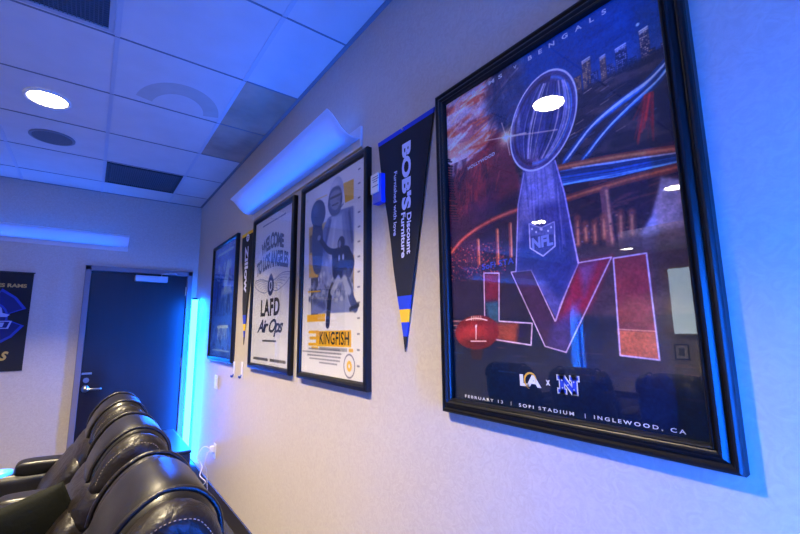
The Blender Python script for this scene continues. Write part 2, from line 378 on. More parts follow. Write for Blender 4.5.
def vent(label, x0, x1, y0, y1, step):
    t = thing('air_vent', label, 'vent', ((x0+x1)/2, (y0+y1)/2, H-.010)); hx, hy = (x1-x0)/2, (y1-y0)/2
    bm = nb(); f = .022
    box(bm, -hx, hx, -hy, -hy+f, 0, .0095); box(bm, -hx, hx, hy-f, hy, 0, .0095); box(bm, -hx, -hx+f, -hy+f, hy-f, 0, .0095); box(bm, hx-f, hx, -hy+f, hy-f, 0, .0095)
    link('frame', bm, M_VF if step else M_DARKV, t)
    link('backing', bx(-hx+f, hx-f, -hy+f, hy-f, .0075, .0095), M_DARKV, t)
    bm = nb(); n = int((hx*2-2*f)/.016)
    for k in range(1, n): x = -hx+f+k*.016; box(bm, x-.0018, x+.0018, -hy+f, hy-f, .001, .0075)
    n = int((hy*2-2*f)/.016)
    for k in range(1, n): y = -hy+f+k*.016; box(bm, -hx+f, hx-f, y-.0018, y+.0018, .001, .0075)
    link('grid', bm, mat('vent_grid', '4c5058', .6), t)
vent('dark square return air grille in the ceiling near the end wall', -.94, -.36, 4.13, 4.70, 0)
vent('dark air grille with pale frame at the upper left of the ceiling', -1.55, -.97, 1.69, 2.25, 1)

# ------------------------------------------------------------------ wall uplights
def shell_mat():
    m = bpy.data.materials.new('frosted_shade'); m.use_nodes = True; N = m.node_tree.nodes; L = m.node_tree.links; b = N['Principled BSDF']
    b.inputs['Base Color'].default_value = (.72, .74, .78, 1); b.inputs['Roughness'].default_value = .35
    tr = N.new('ShaderNodeBsdfTranslucent'); tr.inputs[0].default_value = (.8, .82, .86, 1); mx = N.new('ShaderNodeMixShader'); mx.inputs[0].default_value = .55
    L.new(b.outputs[0], mx.inputs[1]); L.new(tr.outputs[0], mx.inputs[2]); L.new(mx.outputs[0], N['Material Output'].inputs[0]); return m
M_SHADE = shell_mat()
def uplight(label, loc, rz, length, power):
    """local: wall plane x=0, projects to -x, runs along y"""
    t = thing('wall_uplight', label, 'wall light', loc, rz)
    prof = smoothpts([(-.010, 0, .0), (-.045, 0, -.008), (-.08, 0, .0), (-.112, 0, .022), (-.138, 0, .05), (-.162, 0, .074), (-.187, 0, .088)], False, 4)
    bm = nb(); th = Vector((.004, 0, .004)); rows = []
    for y in (-length/2, length/2): rows.append(([bm.verts.new((p.x, y, p.z)) for p in prof], [bm.verts.new((p.x+.003, y, p.z+.004)) for p in prof]))
    (a0, a1), (b0, b1) = rows; n = len(prof)
    for k in range(n-1):
        bm.faces.new((a0[k], a0[k+1], b0[k+1], b0[k])); bm.faces.new((a1[k], b1[k], b1[k+1], a1[k+1])); bm.faces.new((a0[k], a1[k], a1[k+1], a0[k+1])); bm.faces.new((b0[k], b0[k+1], b1[k+1], b1[k]))
    bm.faces.new((a0[-1], a1[-1], b1[-1], b0[-1])); bm.faces.new((a0[0], b0[0], b1[0], a1[0]))
    link('shade', bm, M_SHADE, t)
    bm = nb(); box(bm, -.012, 0, -length/2-.004, length/2+.004, -.045, .062); link('back_plate', bm, mat('uplight_plate', 'c4c2c4', .5), t, bevel=.002)
    area('lamp', (-.030, 0, .030), (0, math.radians(125), 0), .04, length*.92, power, BLUE, t)
    return t
uplight('pale curved wall light lit blue above the white posters', (0, 2.32, 2.285), 0, 1.56, P_SCONCE)
uplight('long low wall light glowing blue on the end wall above the door', (-1.75, YE, 2.285), PI/2, 2.12, P_SCONCE*1.2)
uplight('unseen wall light added high on the rear wall for blue ambient light', (-2.2, YB, 2.30), -PI/2, 2.4, P_SCONCE*8)  # added behind the camera to fill ceiling and walls with blue
uplight('unseen wall light added on the left half of the rear wall for blue ambient light', (-5.6, YB, 2.30), -PI/2, 2.4, P_SCONCE*8)  # another added fill, modelled on the visible fixtures
uplight('wall light added on the end wall towards the far left corner for blue ambient light', (-5.6, YE, 2.285), PI/2, 2.4, P_SCONCE*8)  # added as well, strong blue fill for the left of the room
# ------------------------------------------------------------------ corner light tubes
M_TUBE = mat('lit_blue_tube', '3060ff', .4, emit=BLUE, es=E_TUBE)
M_TUBE2 = mat('lit_blue_tube_core', '60a0ff', .4, emit=(.25, .55, 1.0), es=E_TUBE)
def led(label, x, y, z1=1.74, m=None, lamp=0, rz=0):
    t = thing('light_tube', label, 'floor lamp', (x, y, 0))
    bm = nb(); cyl(bm, (0, 0, 0), (0, 0, 1), .045, .02, 24, .035); cyl(bm, (0, 0, .02), (0, 0, 1), .02, .05, 16); link('base', bm, M_PLASTIC, t)
    bm = nb(); cyl(bm, (0, 0, .07), (0, 0, 1), .030, z1-.07, 16); link('tube', bm, m or M_TUBE, t, smooth=True)
    if lamp: area('lamp', (.045*math.cos(rz), .045*math.sin(rz), .85), (0, PI/2, rz+PI), 1.5, .04, lamp, BLUE, t)
    bm = nb(); cyl(bm, (0, 0, z1), (0, 0, 1), .027, .02, 16); link('cap', bm, M_PLASTIC, t)
    return t
led('glowing blue white vertical light tube in the corner beside the door', -.06, YE-.27)
led('blue vertical light tube in the far left corner, seen only as a reflection', XL+.10, YE-.16, 1.55, mat('lit_blue_tube_dim', '3060ff', .4, emit=BLUE, es=3), 700, PI*.75)
led('blue vertical light tube in the corner behind the big framed poster side of the room', -.30, YB+.10, 1.6, mat('lit_blue_tube_bright', '3060ff', .4, emit=BLUE, es=E_TUBE*3))
# ------------------------------------------------------------------ the big football poster
TXT_W = mat('white_ink', 'dfe4ee', .5); TXT_K = mat('black_ink', '14141c', .5); TXT_N = mat('navy_ink', '23305c', .5); TXT_B = mat('royal_ink', '1c3fb4', .5)
TXT_Y = mat('yellow_ink', 'e8b41c', .5); TXT_L = mat('lilac_ink', '8f9be0', .5); TXT_G = mat('gold_ink', 'b89a4a', .5); TXT_GR = mat('grey_ink', '6b6d80', .5)
def big_art():
    c = Canvas(440, 660, '101a38'); c.gam = .78; c.con = 1.25; c.gain = (1.3, 1.16, 1.0); R = random.Random(3)
    n1 = c.noise(7, 9, 1, 4); n2 = c.noise(30, 14, 2, 3); n3 = c.noise(60, 90, 5, 2); n4 = c.noise(14, 60, 8, 2)
    U = c.X/c.w; V = 1-c.Y/c.h
    # night sky to the right, deep blue
    sky = c.c('0a2a6e')*(1-np.clip((V-.80)/.2, 0, 1)[..., None])+c.c('0a3a96')*np.clip((V-.80)/.2, 0, 1)[..., None]
    c.mix((V > .74).astype(float)*np.clip((V-.74)/.05, 0, 1), sky, .95)
    c.mix(np.clip((n1-.45)*3, 0, 1)*(V > .7), '1c4aa8', .5)
    # sunset sky upper left
    m = np.clip((.50-U)/.22, 0, 1)*np.clip((V-.68)/.05, 0, 1); c.mix(m, 'a8a0c8', .9)
    m2 = m*np.clip((c.noise(5, 26, 11, 3)-.46)*6, 0, 1); c.mix(m2, 'b04a2e', .9)
    m2 = m*np.clip((c.noise(6, 30, 12, 3)-.55)*7, 0, 1); c.mix(m2, '7a3038', .8)
    m2 = np.clip((.34-U)/.25, 0, 1)*np.clip(1-abs(V-.80)/.09, 0, 1); c.mix(m2, 'c9bedf', .55)
    c.mix(np.clip((n3-.6)*4, 0, 1)*m, 'e8c8c0', .4)
    for k in range(46):
        y = R.uniform(.70, 1.0); x = R.uniform(-.05, .32)
        c.line([(x, y), (x+R.uniform(.1, .2), y+R.uniform(-.03, .06))], R.uniform(1, 6), R.choice(['d86a38', 'b8482a', 'e8e0f8', 'c8b8e8', '9a3430', 'e89058', 'f0e8ff', 'f0e8ff']), R.uniform(.4, .75), 2)
    # dark smoke edge between sunset and night
    c.poly([(.30, 1.02), (.42, 1.02), (.50, .86), (.46, .72), (.34, .70), (.31, .82), (.26, .90)], '1a2450', .85, 14, True, mod=.5+n2*.8)
    for k in range(30):
        x = R.uniform(.26, .36); y = R.uniform(.72, 1)
        c.line([(x, y), (x+R.uniform(.02, .08), y+R.uniform(.01, .05))], 3, R.choice(['141c3c', '3a2a4a', '20305e']), .5, 2)
    # skyline
    haze = np.clip(1-abs(V-.83)/.07, 0, 1)*np.clip((U-.35)/.2, 0, 1); c.mix(haze, '3a4a8a', .5)
    def tower(x0, x1, yt, yb, col, lit, cap=None):
        c.poly([(x0, yb), (x0, yt), (x1, yt), (x1, yb)], col, 1, .6)
        wx = (x1-x0)*c.w; hh = (yt-yb)*c.h
        for i in range(int(wx/2.6)):
            for j in range(int(hh/3.4)):
                if R.random() < .55: c.ell((x0+(i*2.6+1.6)/c.w, yt-(j*3.4+2.5)/c.h), .9, 1.1, 0, lit, R.uniform(.3, .9), .5)
        if cap: c.line([(x0+.003, yt-.001), (x1-.003, yt+.001)], 2.5, cap, .9, .8); c.line([(x0+.004, yt-.006), (x1-.004, yt-.004)], 3, cap, .6, 1)
    def tw(a, b, d, col, lit, cap=None): tower(a[0], b[0], a[1], d, col, lit, cap)
    T = [((0.694,0.849), (0.721,0.840)), ((0.726,0.882), (0.760,0.874)), ((0.755,0.838), (0.784,0.833)), ((0.792,0.867), (0.814,0.864)), ((0.814,0.837), (0.838,0.833)), ((0.846,0.867), (0.885,0.861)), ((0.887,0.825), (0.912,0.820)), ((0.926,0.879), (0.956,0.871)), ((0.963,0.814), (0.989,0.808))]
    cols = ['3a3448', '40384a', '202c5c', '4a3e48', '1a2450', '16204a', '101a40', '2a2c50', '121a3c']; lits = ['c89a60', 'e0b070', '6a80c0', 'd0a880', '5a70b0', '8090c8', '4060a0', 'd8c0b0', '8a80a0']; caps = [None, 'c8d8f8', None, 'a0b0e0', None, 'a8c0f8', None, 'd0e4ff', None]
    for (a, b), q, l, k in zip(T, cols, lits, caps): tw(a, b, .70, q, l, k)
    c.ell((0.926,0.897), 2.5, 2.5, 0, 'a8d0ff', .8)
    for k in range(26):
        x = .38+k*.024+R.uniform(-.01, .01); hgt = R.uniform(.012, .05); tower(x, x+R.uniform(.012, .025), .80+hgt-.02, .70, R.choice(['1c2448', '2a2440', '16203e']), R.choice(['c09060', '7080b0']))
    # dark city ground with little lights
    c.poly([(.36, .80), (1.02, .815), (1.02, .60), (.36, .60)], '201c30', .95, 5)
    c.mix(np.clip((n4-.5)*4, 0, 1)*(V < .8)*(V > .62)*(U > .38), '4a4046', .6)
    for k in range(60):
        x = R.uniform(.42, .98); y = R.uniform(.66, .80); c.line([(x, y), (x+.03, y+.004)], 1.2, R.choice(['c8b8a8', '8890b0', 'a07850', '6070a0']), R.uniform(.2, .7), .6)
    # motorways of light
    for off, wd, col, al in ((0, 13, '1a3a80', .8), (-.012, 3, '3a80e0', .9), (.006, 3, '78b4ff', .9), (.016, 2, 'b8d8ff', .8), (-.02, 2, '2a60c0', .9), (.0, 1.6, 'd8ecff', .8)):
        p = [(0.637,0.642), (0.738,0.700), (0.841,0.730), (0.930,0.749), (0.996,0.777)]; p = [(x+off, y+off*.5) for x, y in p]; c.line(p, wd, col, al, 1, True)
    for off, wd, col, al in ((0, 12, '16306c', .8), (-.01, 2.4, '4a90f0', .9), (.008, 2.4, '60a8ff', .9), (.018, 1.6, 'c0d8ff', .7)):
        p = [(0.707,0.630), (0.786,0.676), (0.872,0.711), (0.956,0.740), (1.000,0.766)]; p = [(x+off, y+off*.5) for x, y in p]; c.line(p, wd, col, al, 1, True)
    for k in range(26):
        x, y = (0.940,0.713); dx = R.uniform(-.04, .03); c.line([(x+dx*.4, y+.01), (x+dx-.02, y-R.uniform(.03, .11))], R.uniform(1, 3), R.choice(['a82828', 'c83a30', '7a1c24', '58202c']), R.uniform(.3, .7), 1.2, True)
    # hill with the sign, dark red, and dark trees at the edge
    c.poly([(-.02, .70), (.06, .725), (.14, .755), (.22, .77), (.34, .80), (.40, .70), (.42, .50), (-.02, .46)], '5a2430', .95, 4, True)
    hm = np.clip((.36-U)/.1, 0, 1)*(V < .77)*(V > .55)
    c.mix(hm*np.clip((c.noise(22, 12, 21, 3)-.42)*4, 0, 1), '8a3034', .8); c.mix(hm*np.clip((c.noise(26, 16, 22, 3)-.5)*5, 0, 1), '301830', .8)
    for k in range(60):
        x = R.uniform(.02, .33); y = R.uniform(.58, .76); c.line([(x, y), (x+R.uniform(-.04, .0), y-R.uniform(.01, .05))], 2.5, R.choice(['a04038', '6a2838', '3a1a34', '2a1830', 'b05048']), .4, 1.5)
    for k in range(34):
        y = .80-k*.009; w_ = .012+.0016*k+R.uniform(0, .02); c.line([(-.01, y), (w_, y-.012)], 3.5, '141426', .9, 1)
    # arena bowl: dark sky behind, red brown roof arc, columns, crowd
    c.poly([(-.02, .56), (.40, .60), (1.02, .62), (1.02, .30), (-.02, .30)], '1c1630', .88, 10)
    c.mix((V < .60)*(V > .40)*np.clip((n1-.4)*3, 0, 1), '3a2038', .7)
    c.glow((.22, .58), 40, '4a2a4e', .6, 22)
    arc = [(0.014,0.469), (0.083,0.501), (0.187,0.527), (0.304,0.543), (0.415,0.549)]
    for wd, col, al in ((13, '3a1c2c', .9), (8, '7a3430', .9), (3, 'b0584a', .8)): c.line(arc, wd, col, al, 1.4, True)
    c.line([(x, y-.022) for x, y in arc], 3, '2a1830', .9, 1, True)
    for x, y0, y1 in ((479, 240, 266), (498, 229, 264), (510, 222, 256)):
        c.line([B@(x,y0) if False else (0, 0)], 1, '000000', 0) if False else None
    for a, b in (((0.184,0.489), (0.184,0.414)), ((0.295,0.505), (0.292,0.407)), ((0.366,0.513), (0.362,0.420))):
        c.line([a, b], 8, '6a3430', .9, 1); c.line([(a[0]+.004, a[1]), (b[0]+.004, b[1])], 3, 'c88058', .8, 1)
    crowd = (V < .475)*(V > .37)*(U < .30)
    for k in range(420):
        x = R.uniform(0, .33); y = R.uniform(.37, .485)-x*.05; c.ell((x, y), R.uniform(.8, 1.8), R.uniform(.8, 1.4), 0, R.choice(['b03030', '7a2430', 'c85840', '4a1c30', 'e08060', '902838', '5a3a60']), R.uniform(.3, .85), .7)
    # right: bridge decks, streams of light between, warm windows, pale sail building
    c.poly([(0.607,0.589), (0.992,0.562), (0.987,0.418), (0.607,0.380)], '261a30', .95, 3)
    for k in range(90):
        x = R.uniform(.40, 1); y = R.uniform(.44, .575); c.line([(x, y), (x+R.uniform(.02, .07), y+R.uniform(-.002, .008))], R.uniform(1.5, 4), R.choice(['4a2838', '3a2236', '58303a', '1a1430', '6a3a3e']), .5, 1.4)
    for k in range(34):
        t = R.random(); a = (0.611,0.626); b = (0.995,0.578); a2 = (0.614,0.577); b2 = (0.993,0.550)
        p = (a[0], a[1]+(a2[1]-a[1])*t); q = (b[0], b[1]+(b2[1]-b[1])*t); c.line([p, ((p[0]+q[0])/2, (p[1]+q[1])/2+R.uniform(-.006, .004)), q], R.uniform(1, 3.4), R.choice(['1a4ab0', '3a84e8', '2a60c8', '102a60', '68b0ff', '0c1c44']), R.uniform(.5, .95), .8)
    for wd, col, al in ((11, '7a3a2e', .95), (4, 'c07048', .8)): c.line([(0.603,0.628), (0.798,0.608), (0.990,0.582)], wd, col, al, 1.2, True)
    c.line([(0.659,0.615), (0.994,0.572)], 1.8, 'd8c8d0', .7, .8)
    for wd, col, al in ((12, '6a302e', .95), (4, 'b8603e', .8)): c.line([(0.622,0.541), (0.823,0.545), (0.992,0.542)], wd, col, al, 1.2, True)
    c.line([(0.768,0.534), (0.773,0.409)], 14, '6a3c44', .95, 1.2); c.line([(0.775,0.533), (0.779,0.408)], 4, 'b87860', .8, 1.2)
    for x0, y0, y1 in ((578, 216, 243), (587, 222, 240), (595, 222, 241), (604, 219, 238), (617, 215, 236), (627, 212, 234)): pass
    for a, b in (((0.663,0.485), (0.659,0.420)), ((0.691,0.466), (0.690,0.426)), ((0.724,0.466), (0.722,0.417)), ((0.757,0.475), (0.754,0.423)), ((0.814,0.475), (0.810,0.420)), ((0.849,0.470), (0.845,0.420))):
        c.line([a, b], 10, '8a4434', .6, 3); c.line([(a[0], a[1]-.01), b], 3.5, 'c8805a', .6, 1.6)
    for k in range(90):
        x = R.uniform(.42, .9); y = R.uniform(.395, .455)+x*.03; c.ell((x, y), 1.6, 1.2, 0, R.choice(['2a2036', '8a5048', '4a3a5a', 'b07058', '1a1630', '6a6088']), .7, .8)
    c.poly([(0.946,0.528), (0.910,0.453), (0.872,0.417), (0.878,0.355), (0.990,0.332), (1.006,0.511)], '7a78a8', .95, 2, mod=.75+.5*n2)
    c.poly([(0.946,0.528), (0.910,0.453), (0.872,0.417), (0.950,0.419), (1.000,0.470), (1.006,0.511)], '9a96c6', .6, 5)
    c.mix((U > .80)*(V < .43)*(V > .36)*np.clip(n2*1.6-.3, 0, 1), '8a7466', .6)
    # low part: dark teal navy ground, brownish wall band behind the numerals
    c.poly([(-.02, .37), (1.02, .39), (1.02, .25), (-.02, .22)], '221c30', .9, 6)
    c.poly([(.52, .40), (1.02, .42), (1.02, .235), (.52, .235)], '3c2c34', .8, 6, mod=.6+.6*n4)
    c.poly([(-.02, .245), (1.02, .235), (1.02, -.02), (-.02, -.02)], '0c1830', 1, 8)
    for k in range(70):
        x = R.uniform(-.05, .95); y = R.uniform(.09, .25)-.04*x; c.line([(x, y), (x+R.uniform(.03, .1), y)], R.uniform(1, 3), R.choice(['142444', '8a3a3c', '0a1228', '4a2a3c', '1c3460']), R.uniform(.15, .5) if x < .3 else .2, 1)
    for k in range(40):
        x = R.uniform(-.02, .17); y = R.uniform(.19, .245); c.line([(x, y), (x+R.uniform(.02, .05), y)], 2, R.choice(['a85a58', '6a3a4a', '8a8098', '3a2438']), .6, 1)
    # numerals, outlined in pale light
    E = 'a094bc'
    L = [(0.211,0.384), (0.295,0.377), (0.283,0.239), (0.446,0.231), (0.435,0.174), (0.202,0.191)]
    c.poly(L, '1e1830', .8, 1); c.poly([L[0], L[1], (0.288,0.299), (0.211,0.302)], '6a1a2c', .7, 6); c.poly([(0.210,0.294), (0.288,0.296), (0.283,0.239), (0.234,0.237)], '24506e', .7, 4); c.poly([(0.245,0.234), (0.380,0.232), (0.365,0.178), (0.230,0.191)], '8a4028', .7, 6)
    c.poly(L, '000000', 0, 1, edge=E, ew=2.2)
    Vv = [(0.358,0.375), (0.456,0.373), (0.546,0.235), (0.650,0.374), (0.772,0.376), (0.582,0.159), (0.497,0.172)]
    c.poly(Vv, '2a1c38', .85, 1); c.poly([(0.550,0.232), (0.650,0.374), (0.772,0.376), (0.677,0.259)], '7a1a30', .8, 8); c.poly([(0.653,0.369), (0.719,0.370), (0.666,0.292)], '3a4a8c', .5, 6)
    c.poly([(0.368,0.371), (0.451,0.370), (0.534,0.233), (0.502,0.177)], '3a2440', .6, 5); c.poly([(0.533,0.225), (0.650,0.284), (0.582,0.162), (0.510,0.172)], '3a3070', .6, 6)
    c.poly(Vv, '000000', 0, 1, edge=E, ew=1.9)
    I = [(0.778,0.373), (0.881,0.374), (0.887,0.151), (0.772,0.157)]
    c.poly(I, '6a262e', .95, 1, mod=.7+.4*n4); c.poly([(0.826,0.373), (0.881,0.374), (0.887,0.211), (0.824,0.216)], '6a2230', .5, 8); c.poly([(0.770,0.212), (0.884,0.207), (0.887,0.151), (0.772,0.157)], '9a4c36', .85, 2)
    c.poly(I, '000000', 0, 1, edge=E, ew=2.0); c.line([(0.773,0.214), (0.884,0.209)], 1.4, 'e0a090', .6)
    # trophy: tapering stem below an upright ball
    S = [(0.440,0.653), (0.593,0.652), (0.620,0.557), (0.654,0.373), (0.562,0.262), (0.517,0.233), (0.471,0.260), (0.383,0.373), (0.411,0.562)]
    S = [(0.445,0.658), (0.593,0.652), (0.624,0.556), (0.653,0.371), (0.581,0.287), (0.551,0.242), (0.514,0.289), (0.456,0.373), (0.383,0.373), (0.411,0.562)]
    c.poly(S, '3a3c80', .97, 1.2, mod=.85+.3*n4)
    c.poly([(0.450,0.651), (0.579,0.647), (0.601,0.542), (0.440,0.548)], '8a8ad0', .8, 8); c.poly([(0.433,0.631), (0.500,0.628), (0.475,0.475), (0.402,0.462)], '7a7cc4', .6, 8)
    c.poly([(0.426,0.510), (0.634,0.469), (0.646,0.377), (0.573,0.287), (0.469,0.371), (0.389,0.378)], '1c2868', .8, 8)
    for k in range(26):
        u0, v0 = (0.495,0.618); x = u0+R.uniform(-.05, .11); c.line([(x, R.uniform(.62, .72)), (x+R.uniform(-.01, .02), R.uniform(.40, .58))], R.uniform(1, 3), R.choice(['5a5cb0', '2a3480', '9a98dc', '1a2260']), .35, 1.2)
    c.line([(0.449,0.648), (0.411,0.562), (0.383,0.376)], 2, 'a8a8f0', .8); c.line([(0.592,0.650), (0.620,0.557), (0.654,0.373)], 2.4, 'b4b0ff', .8); c.line([(0.653,0.371), (0.571,0.274), (0.551,0.237)], 1.6, 'a89ce0', .7)
    bc = (0.544,0.776); p = c.p(bc); q = c.p((0.615,0.898)); ln = math.hypot(q[0]-p[0], q[1]-p[1])
    A = math.degrees(math.atan2(p[1]-q[1], q[0]-p[0])); RX, RY = ln*1.03, ln*.75; ang = -72
    c.ell(bc, RX, RY, ang, '363c86', .95, 1.5)
    sub = Canvas.__new__(Canvas)
    a = math.radians(ang); xx = (c.X-p[0])*math.cos(a)+(c.Y-p[1])*math.sin(a); yy = -(c.X-p[0])*math.sin(a)+(c.Y-p[1])*math.cos(a); rr = np.hypot(xx/RX, yy/RY); inb = np.clip((1-rr)*14, 0, 1)
    c.mix(inb*np.clip((c.noise(30, 6, 31, 3)-.45)*4, 0, 1), '8c90d8', .75); c.mix(inb*np.clip((c.noise(36, 8, 32, 3)-.52)*5, 0, 1), '20285e', .8); c.mix(inb*np.clip((c.noise(24, 5, 33, 2)-.6)*5, 0, 1), '3a70d0', .7)
    c.mix(inb*np.clip((xx-RX*.35)/(RX*.5), 0, 1), '30244c', .6); c.mix(inb*np.clip((-xx-RX*.5)/(RX*.4), 0, 1), '6a3a50', .6)
    c.mix(inb*np.clip(1-abs(rr-.86)/.06, 0, 1)*(yy < 0), '2a1c34', .7); c.mix(inb*np.clip(1-abs(rr-.86)/.06, 0, 1)*(yy > 0), '4a7ae0', .7)
    for k in range(26):
        f = R.uniform(-.85, .85); c.line([((p[0]+math.cos(a)*x-math.sin(a)*f*RY*math.cos(x/RX*1.3))/c.w, 1-(p[1]+math.sin(a)*x+math.cos(a)*f*RY*math.cos(x/RX*1.3))/c.h) for x in np.linspace(-RX*.75, RX*.75, 9)], R.uniform(1, 2.2), R.choice(['c0c8ff', '101840', '7a84d8', 'f0f0ff', '182048']), .6, 1)
    c.ell(bc, RX, RY, ang, '000000', 0, 1, edge='c0c4f4', ew=2.6)
    c.ell(bc, RX*.93, RY*.9, ang, '000000', 0, 1, edge='3a3870', ew=2)
    # star glint on the left rim
    g = (0.369,0.777); c.glow(g, 16, 'ffe0c0', .8); gp = c.p(g)
    for dx, dy, wd in ((.24, -.045, 1.6), (-.12, .02, 1.4), (-.02, .05, 1.4), (.06, .05, 1.2), (.015, -.06, 1.4), (.10, -.015, 2.4)): c.line([g, (g[0]+dx, g[1]+dy)], wd, 'ffe8dc', .7, 1.2)
    c.glow(g, 6, 'fffaf0', .95)
    # shield on the stem
    sh = [(0.459,0.500), (0.512,0.481), (0.570,0.489), (0.567,0.426), (0.513,0.405), (0.457,0.433)]
    c.poly(sh, '2c3674', .9, 1, edge='9aa4e4', ew=2.2); c.poly([sh[0], sh[1], sh[2], (0.567,0.457), (0.460,0.466)], '4a5498', .8, 1)
    for k in range(4):
        for q_ in ((0.471,0.484), (0.489,0.473), (0.542,0.469), (0.556,0.477)): c.ell(q_, 1.3, 1.5, 0, 'c8d0ff', .6, .6)
    c.ell((0.512,0.478), 3.4, 2.4, 35, 'b8c0f8', .8, .7)
    # ball on a tee
    fb = (0.151,0.208); fp = (0.024,0.202); rx = abs(c.p(fp)[0]-c.p(fb)[0])
    c.poly([(0.105,0.172), (0.194,0.170), (0.174,0.126), (0.120,0.127)], '241420', .95, 1.5)
    c.ell(fb, rx*1.02, rx*.60, -4, '4e1820', 1, 1.2); c.ell((fb[0]-.01, fb[1]-.006), rx*.8, rx*.34, -4, '7c2828', .7, 8); c.ell((fb[0], fb[1]-.03), rx*.7, rx*.18, -4, '301018', .6, 5)
    c.line([(0.092,0.245), (0.154,0.250), (0.217,0.243)], 2, 'e4c8d0', .85, .8, True)
    for k in range(6): x = -.028+k*.0112; u0, v0 = (0.154,0.250); c.line([(u0+x, v0-.006), (u0+x, v0+.006)], 1.1, 'f0d8dc', .8, .5)
    c.line([(0.152,0.223), (0.149,0.187)], 1.8, 'e8dce4', .9); c.ell((0.152,0.226), 3.2, 2, -60, 'e8dce4', .9); c.line([(0.118,0.181), (0.207,0.182)], 1.8, 'e8dce4', .8)
    c.a = c.a*(.84+.32*c.noise(150, 220, 77, 2)[..., None])*(.86+.28*c.noise(24, 60, 78, 3)[..., None])
    return c
def big_text(bm, F):
    def word(txt, a, b, hgt, mi, bold=0, sp=1.0, base=0):
        du, dv = b[0]-a[0], b[1]-a[1]; put_text(bm, txt, lambda s, t: F(a[0]+du*s, a[1]+dv*s+hgt*(t-.5), base), mi, 0, bold, sp)
    top = ((0.202,0.981)[1]+(0.816,0.970)[1])/2
    r0 = (0.182,0.974); r1 = (0.365,0.979); s0 = (0.502,0.978); s1 = (0.832,0.977); vv = (0.435,0.975); ty = s0[1]
    word('RAMS', (r0[0], ty), (r1[0], ty), .013, 1, .03, 1.9)
    word('V', (vv[0]-.008, ty), (vv[0]+.008, ty), .010, 1, .03); word('BENGALS', (s0[0], ty), (s1[0], ty), .0135, 1, .03, 2.6)
    a = (0.132,0.731); b = (0.303,0.731); word('HOLLYWOOD', (a[0]+.005, a[1]), (b[0], a[1]+.012), .011, 1, .03, 1.1)
    a = (0.201,0.403); b = (0.375,0.396); word('SoFi STA', a, (b[0], a[1]+.004), .018, 3, .02, 1.1)
    a = (0.467,0.443); b = (0.561,0.440); word('NFL', a, (b[0], a[1]+.002), .031, 2, .05)
    # team marks
    y = (0.541,0.081)[1]; la = (0.374,0.078); lb = (0.471,0.084); xx = (0.500,0.083)
    word('LA', (la[0], y), (lb[0], y), .030, 1, .05, .9)
    pts = []
    cx, cy = (la[0]+lb[0])/2+.004, y+.003
    for k in range(22): t = -.5+k*.235; r = .018+.012*k/22; pts.append((cx+r*1.25*math.cos(t), cy+r*.85*math.sin(t)))
    for k in range(21):
        (x0, y0), (x1, y1) = pts[k], pts[k+1]; s0 = 1-.20*math.sin(PI*k/21)-.06; s1 = 1-.20*math.sin(PI*(k+1)/21)-.06
        flat(bm, [F(x0, y0, .0002), F(x1, y1, .0002), F(cx+(x1-cx)*s1, cy+(y1-cy)*s1, .0002), F(cx+(x0-cx)*s0, cy+(y0-cy)*s0, .0002)], 5)
    word('x', (xx[0]-.009, y), (xx[0]+.009, y), .013, 1, .03)
    nx0, nx1, b0, b1 = (0.541,0.081)[0]+.006, (0.623,0.086)[0]-.006, y-.020, y+.020
    def block(x0, x1, z0, z1, mi, d): flat(bm, [F(x0, z0, d), F(x1, z0, d), F(x1, z1, d), F(x0, z1, d)], mi)
    def bigN(g, mi, d):
        wv = (nx1-nx0); s = .019
        for xa, xb, za, zb in ((nx0+.003, nx0+s, b0, b1), (nx1-s, nx1-.003, b0, b1), (nx0-.005, nx0+s+.006, b0, b0+.008), (nx0-.005, nx0+s, b1-.008, b1), (nx1-s-.006, nx1+.005, b1-.008, b1)):
            block(xa-g, xb+g, za-g*.7, zb+g*.7, mi, d)
        flat(bm, [F(nx0+.003-g, b1+g*.5, d), F(nx0+s+.001+g, b1+g*.5, d), F(nx1-.003+g, b0-g*.5, d), F(nx1-s-.001-g, b0-g*.5, d)], mi)
    bigN(.0045, 1, .0004); bigN(0, 4, .0009)
    for q in ((nx0+.012, y+.010), (nx0+.013, y-.008), (nx1-.012, y+.008), (nx1-.013, y-.010), ((nx0+nx1)/2, y)): flat(bm, [F(q[0]+.0028*math.cos(k*PI/4), q[1]+.0018*math.sin(k*PI/4), .0014) for k in range(8)], 1)
    z = (0.069,0.015)[1]; f0 = (0.070,0.018)[0]; f1 = (0.284,0.010)[0]; S0 = (0.363,0.012)[0]; S1 = (0.596,0.013)[0]; I0 = (0.668,0.018)[0]; I1 = (0.938,0.018)[0]; q0 = (0.324,0.011)[0]; q1 = (0.636,0.015)[0]
    word('FEBRUARY 13', (f0, z), (f1, z), .0082, 1, .02, 1.5); word('|', (q0, z), (q0+.002, z), .010, 1); word('SOFI STADIUM', (S0, z), (S1, z), .0085, 1, .02, 1.5); word('|', (q1, z), (q1+.002, z), .010, 1); word('INGLEWOOD, CA', (I0, z), (I1, z), .0095, 1, .02, 1.5)
framed('framed_poster', 'largest black framed football poster with silver trophy, nearest on the right wall', 'framed poster', 1.006, .243, 1.142, 2.222, [(a*.8, b) for a, b in PROF_BIG], big_art(), big_text, (TXT_W, TXT_L, TXT_B, mat('royal_logo', '1f45c8', .5), mat('yellow_logo', 'e0b040', .5)), (.962, .288, 1.184, 2.180))
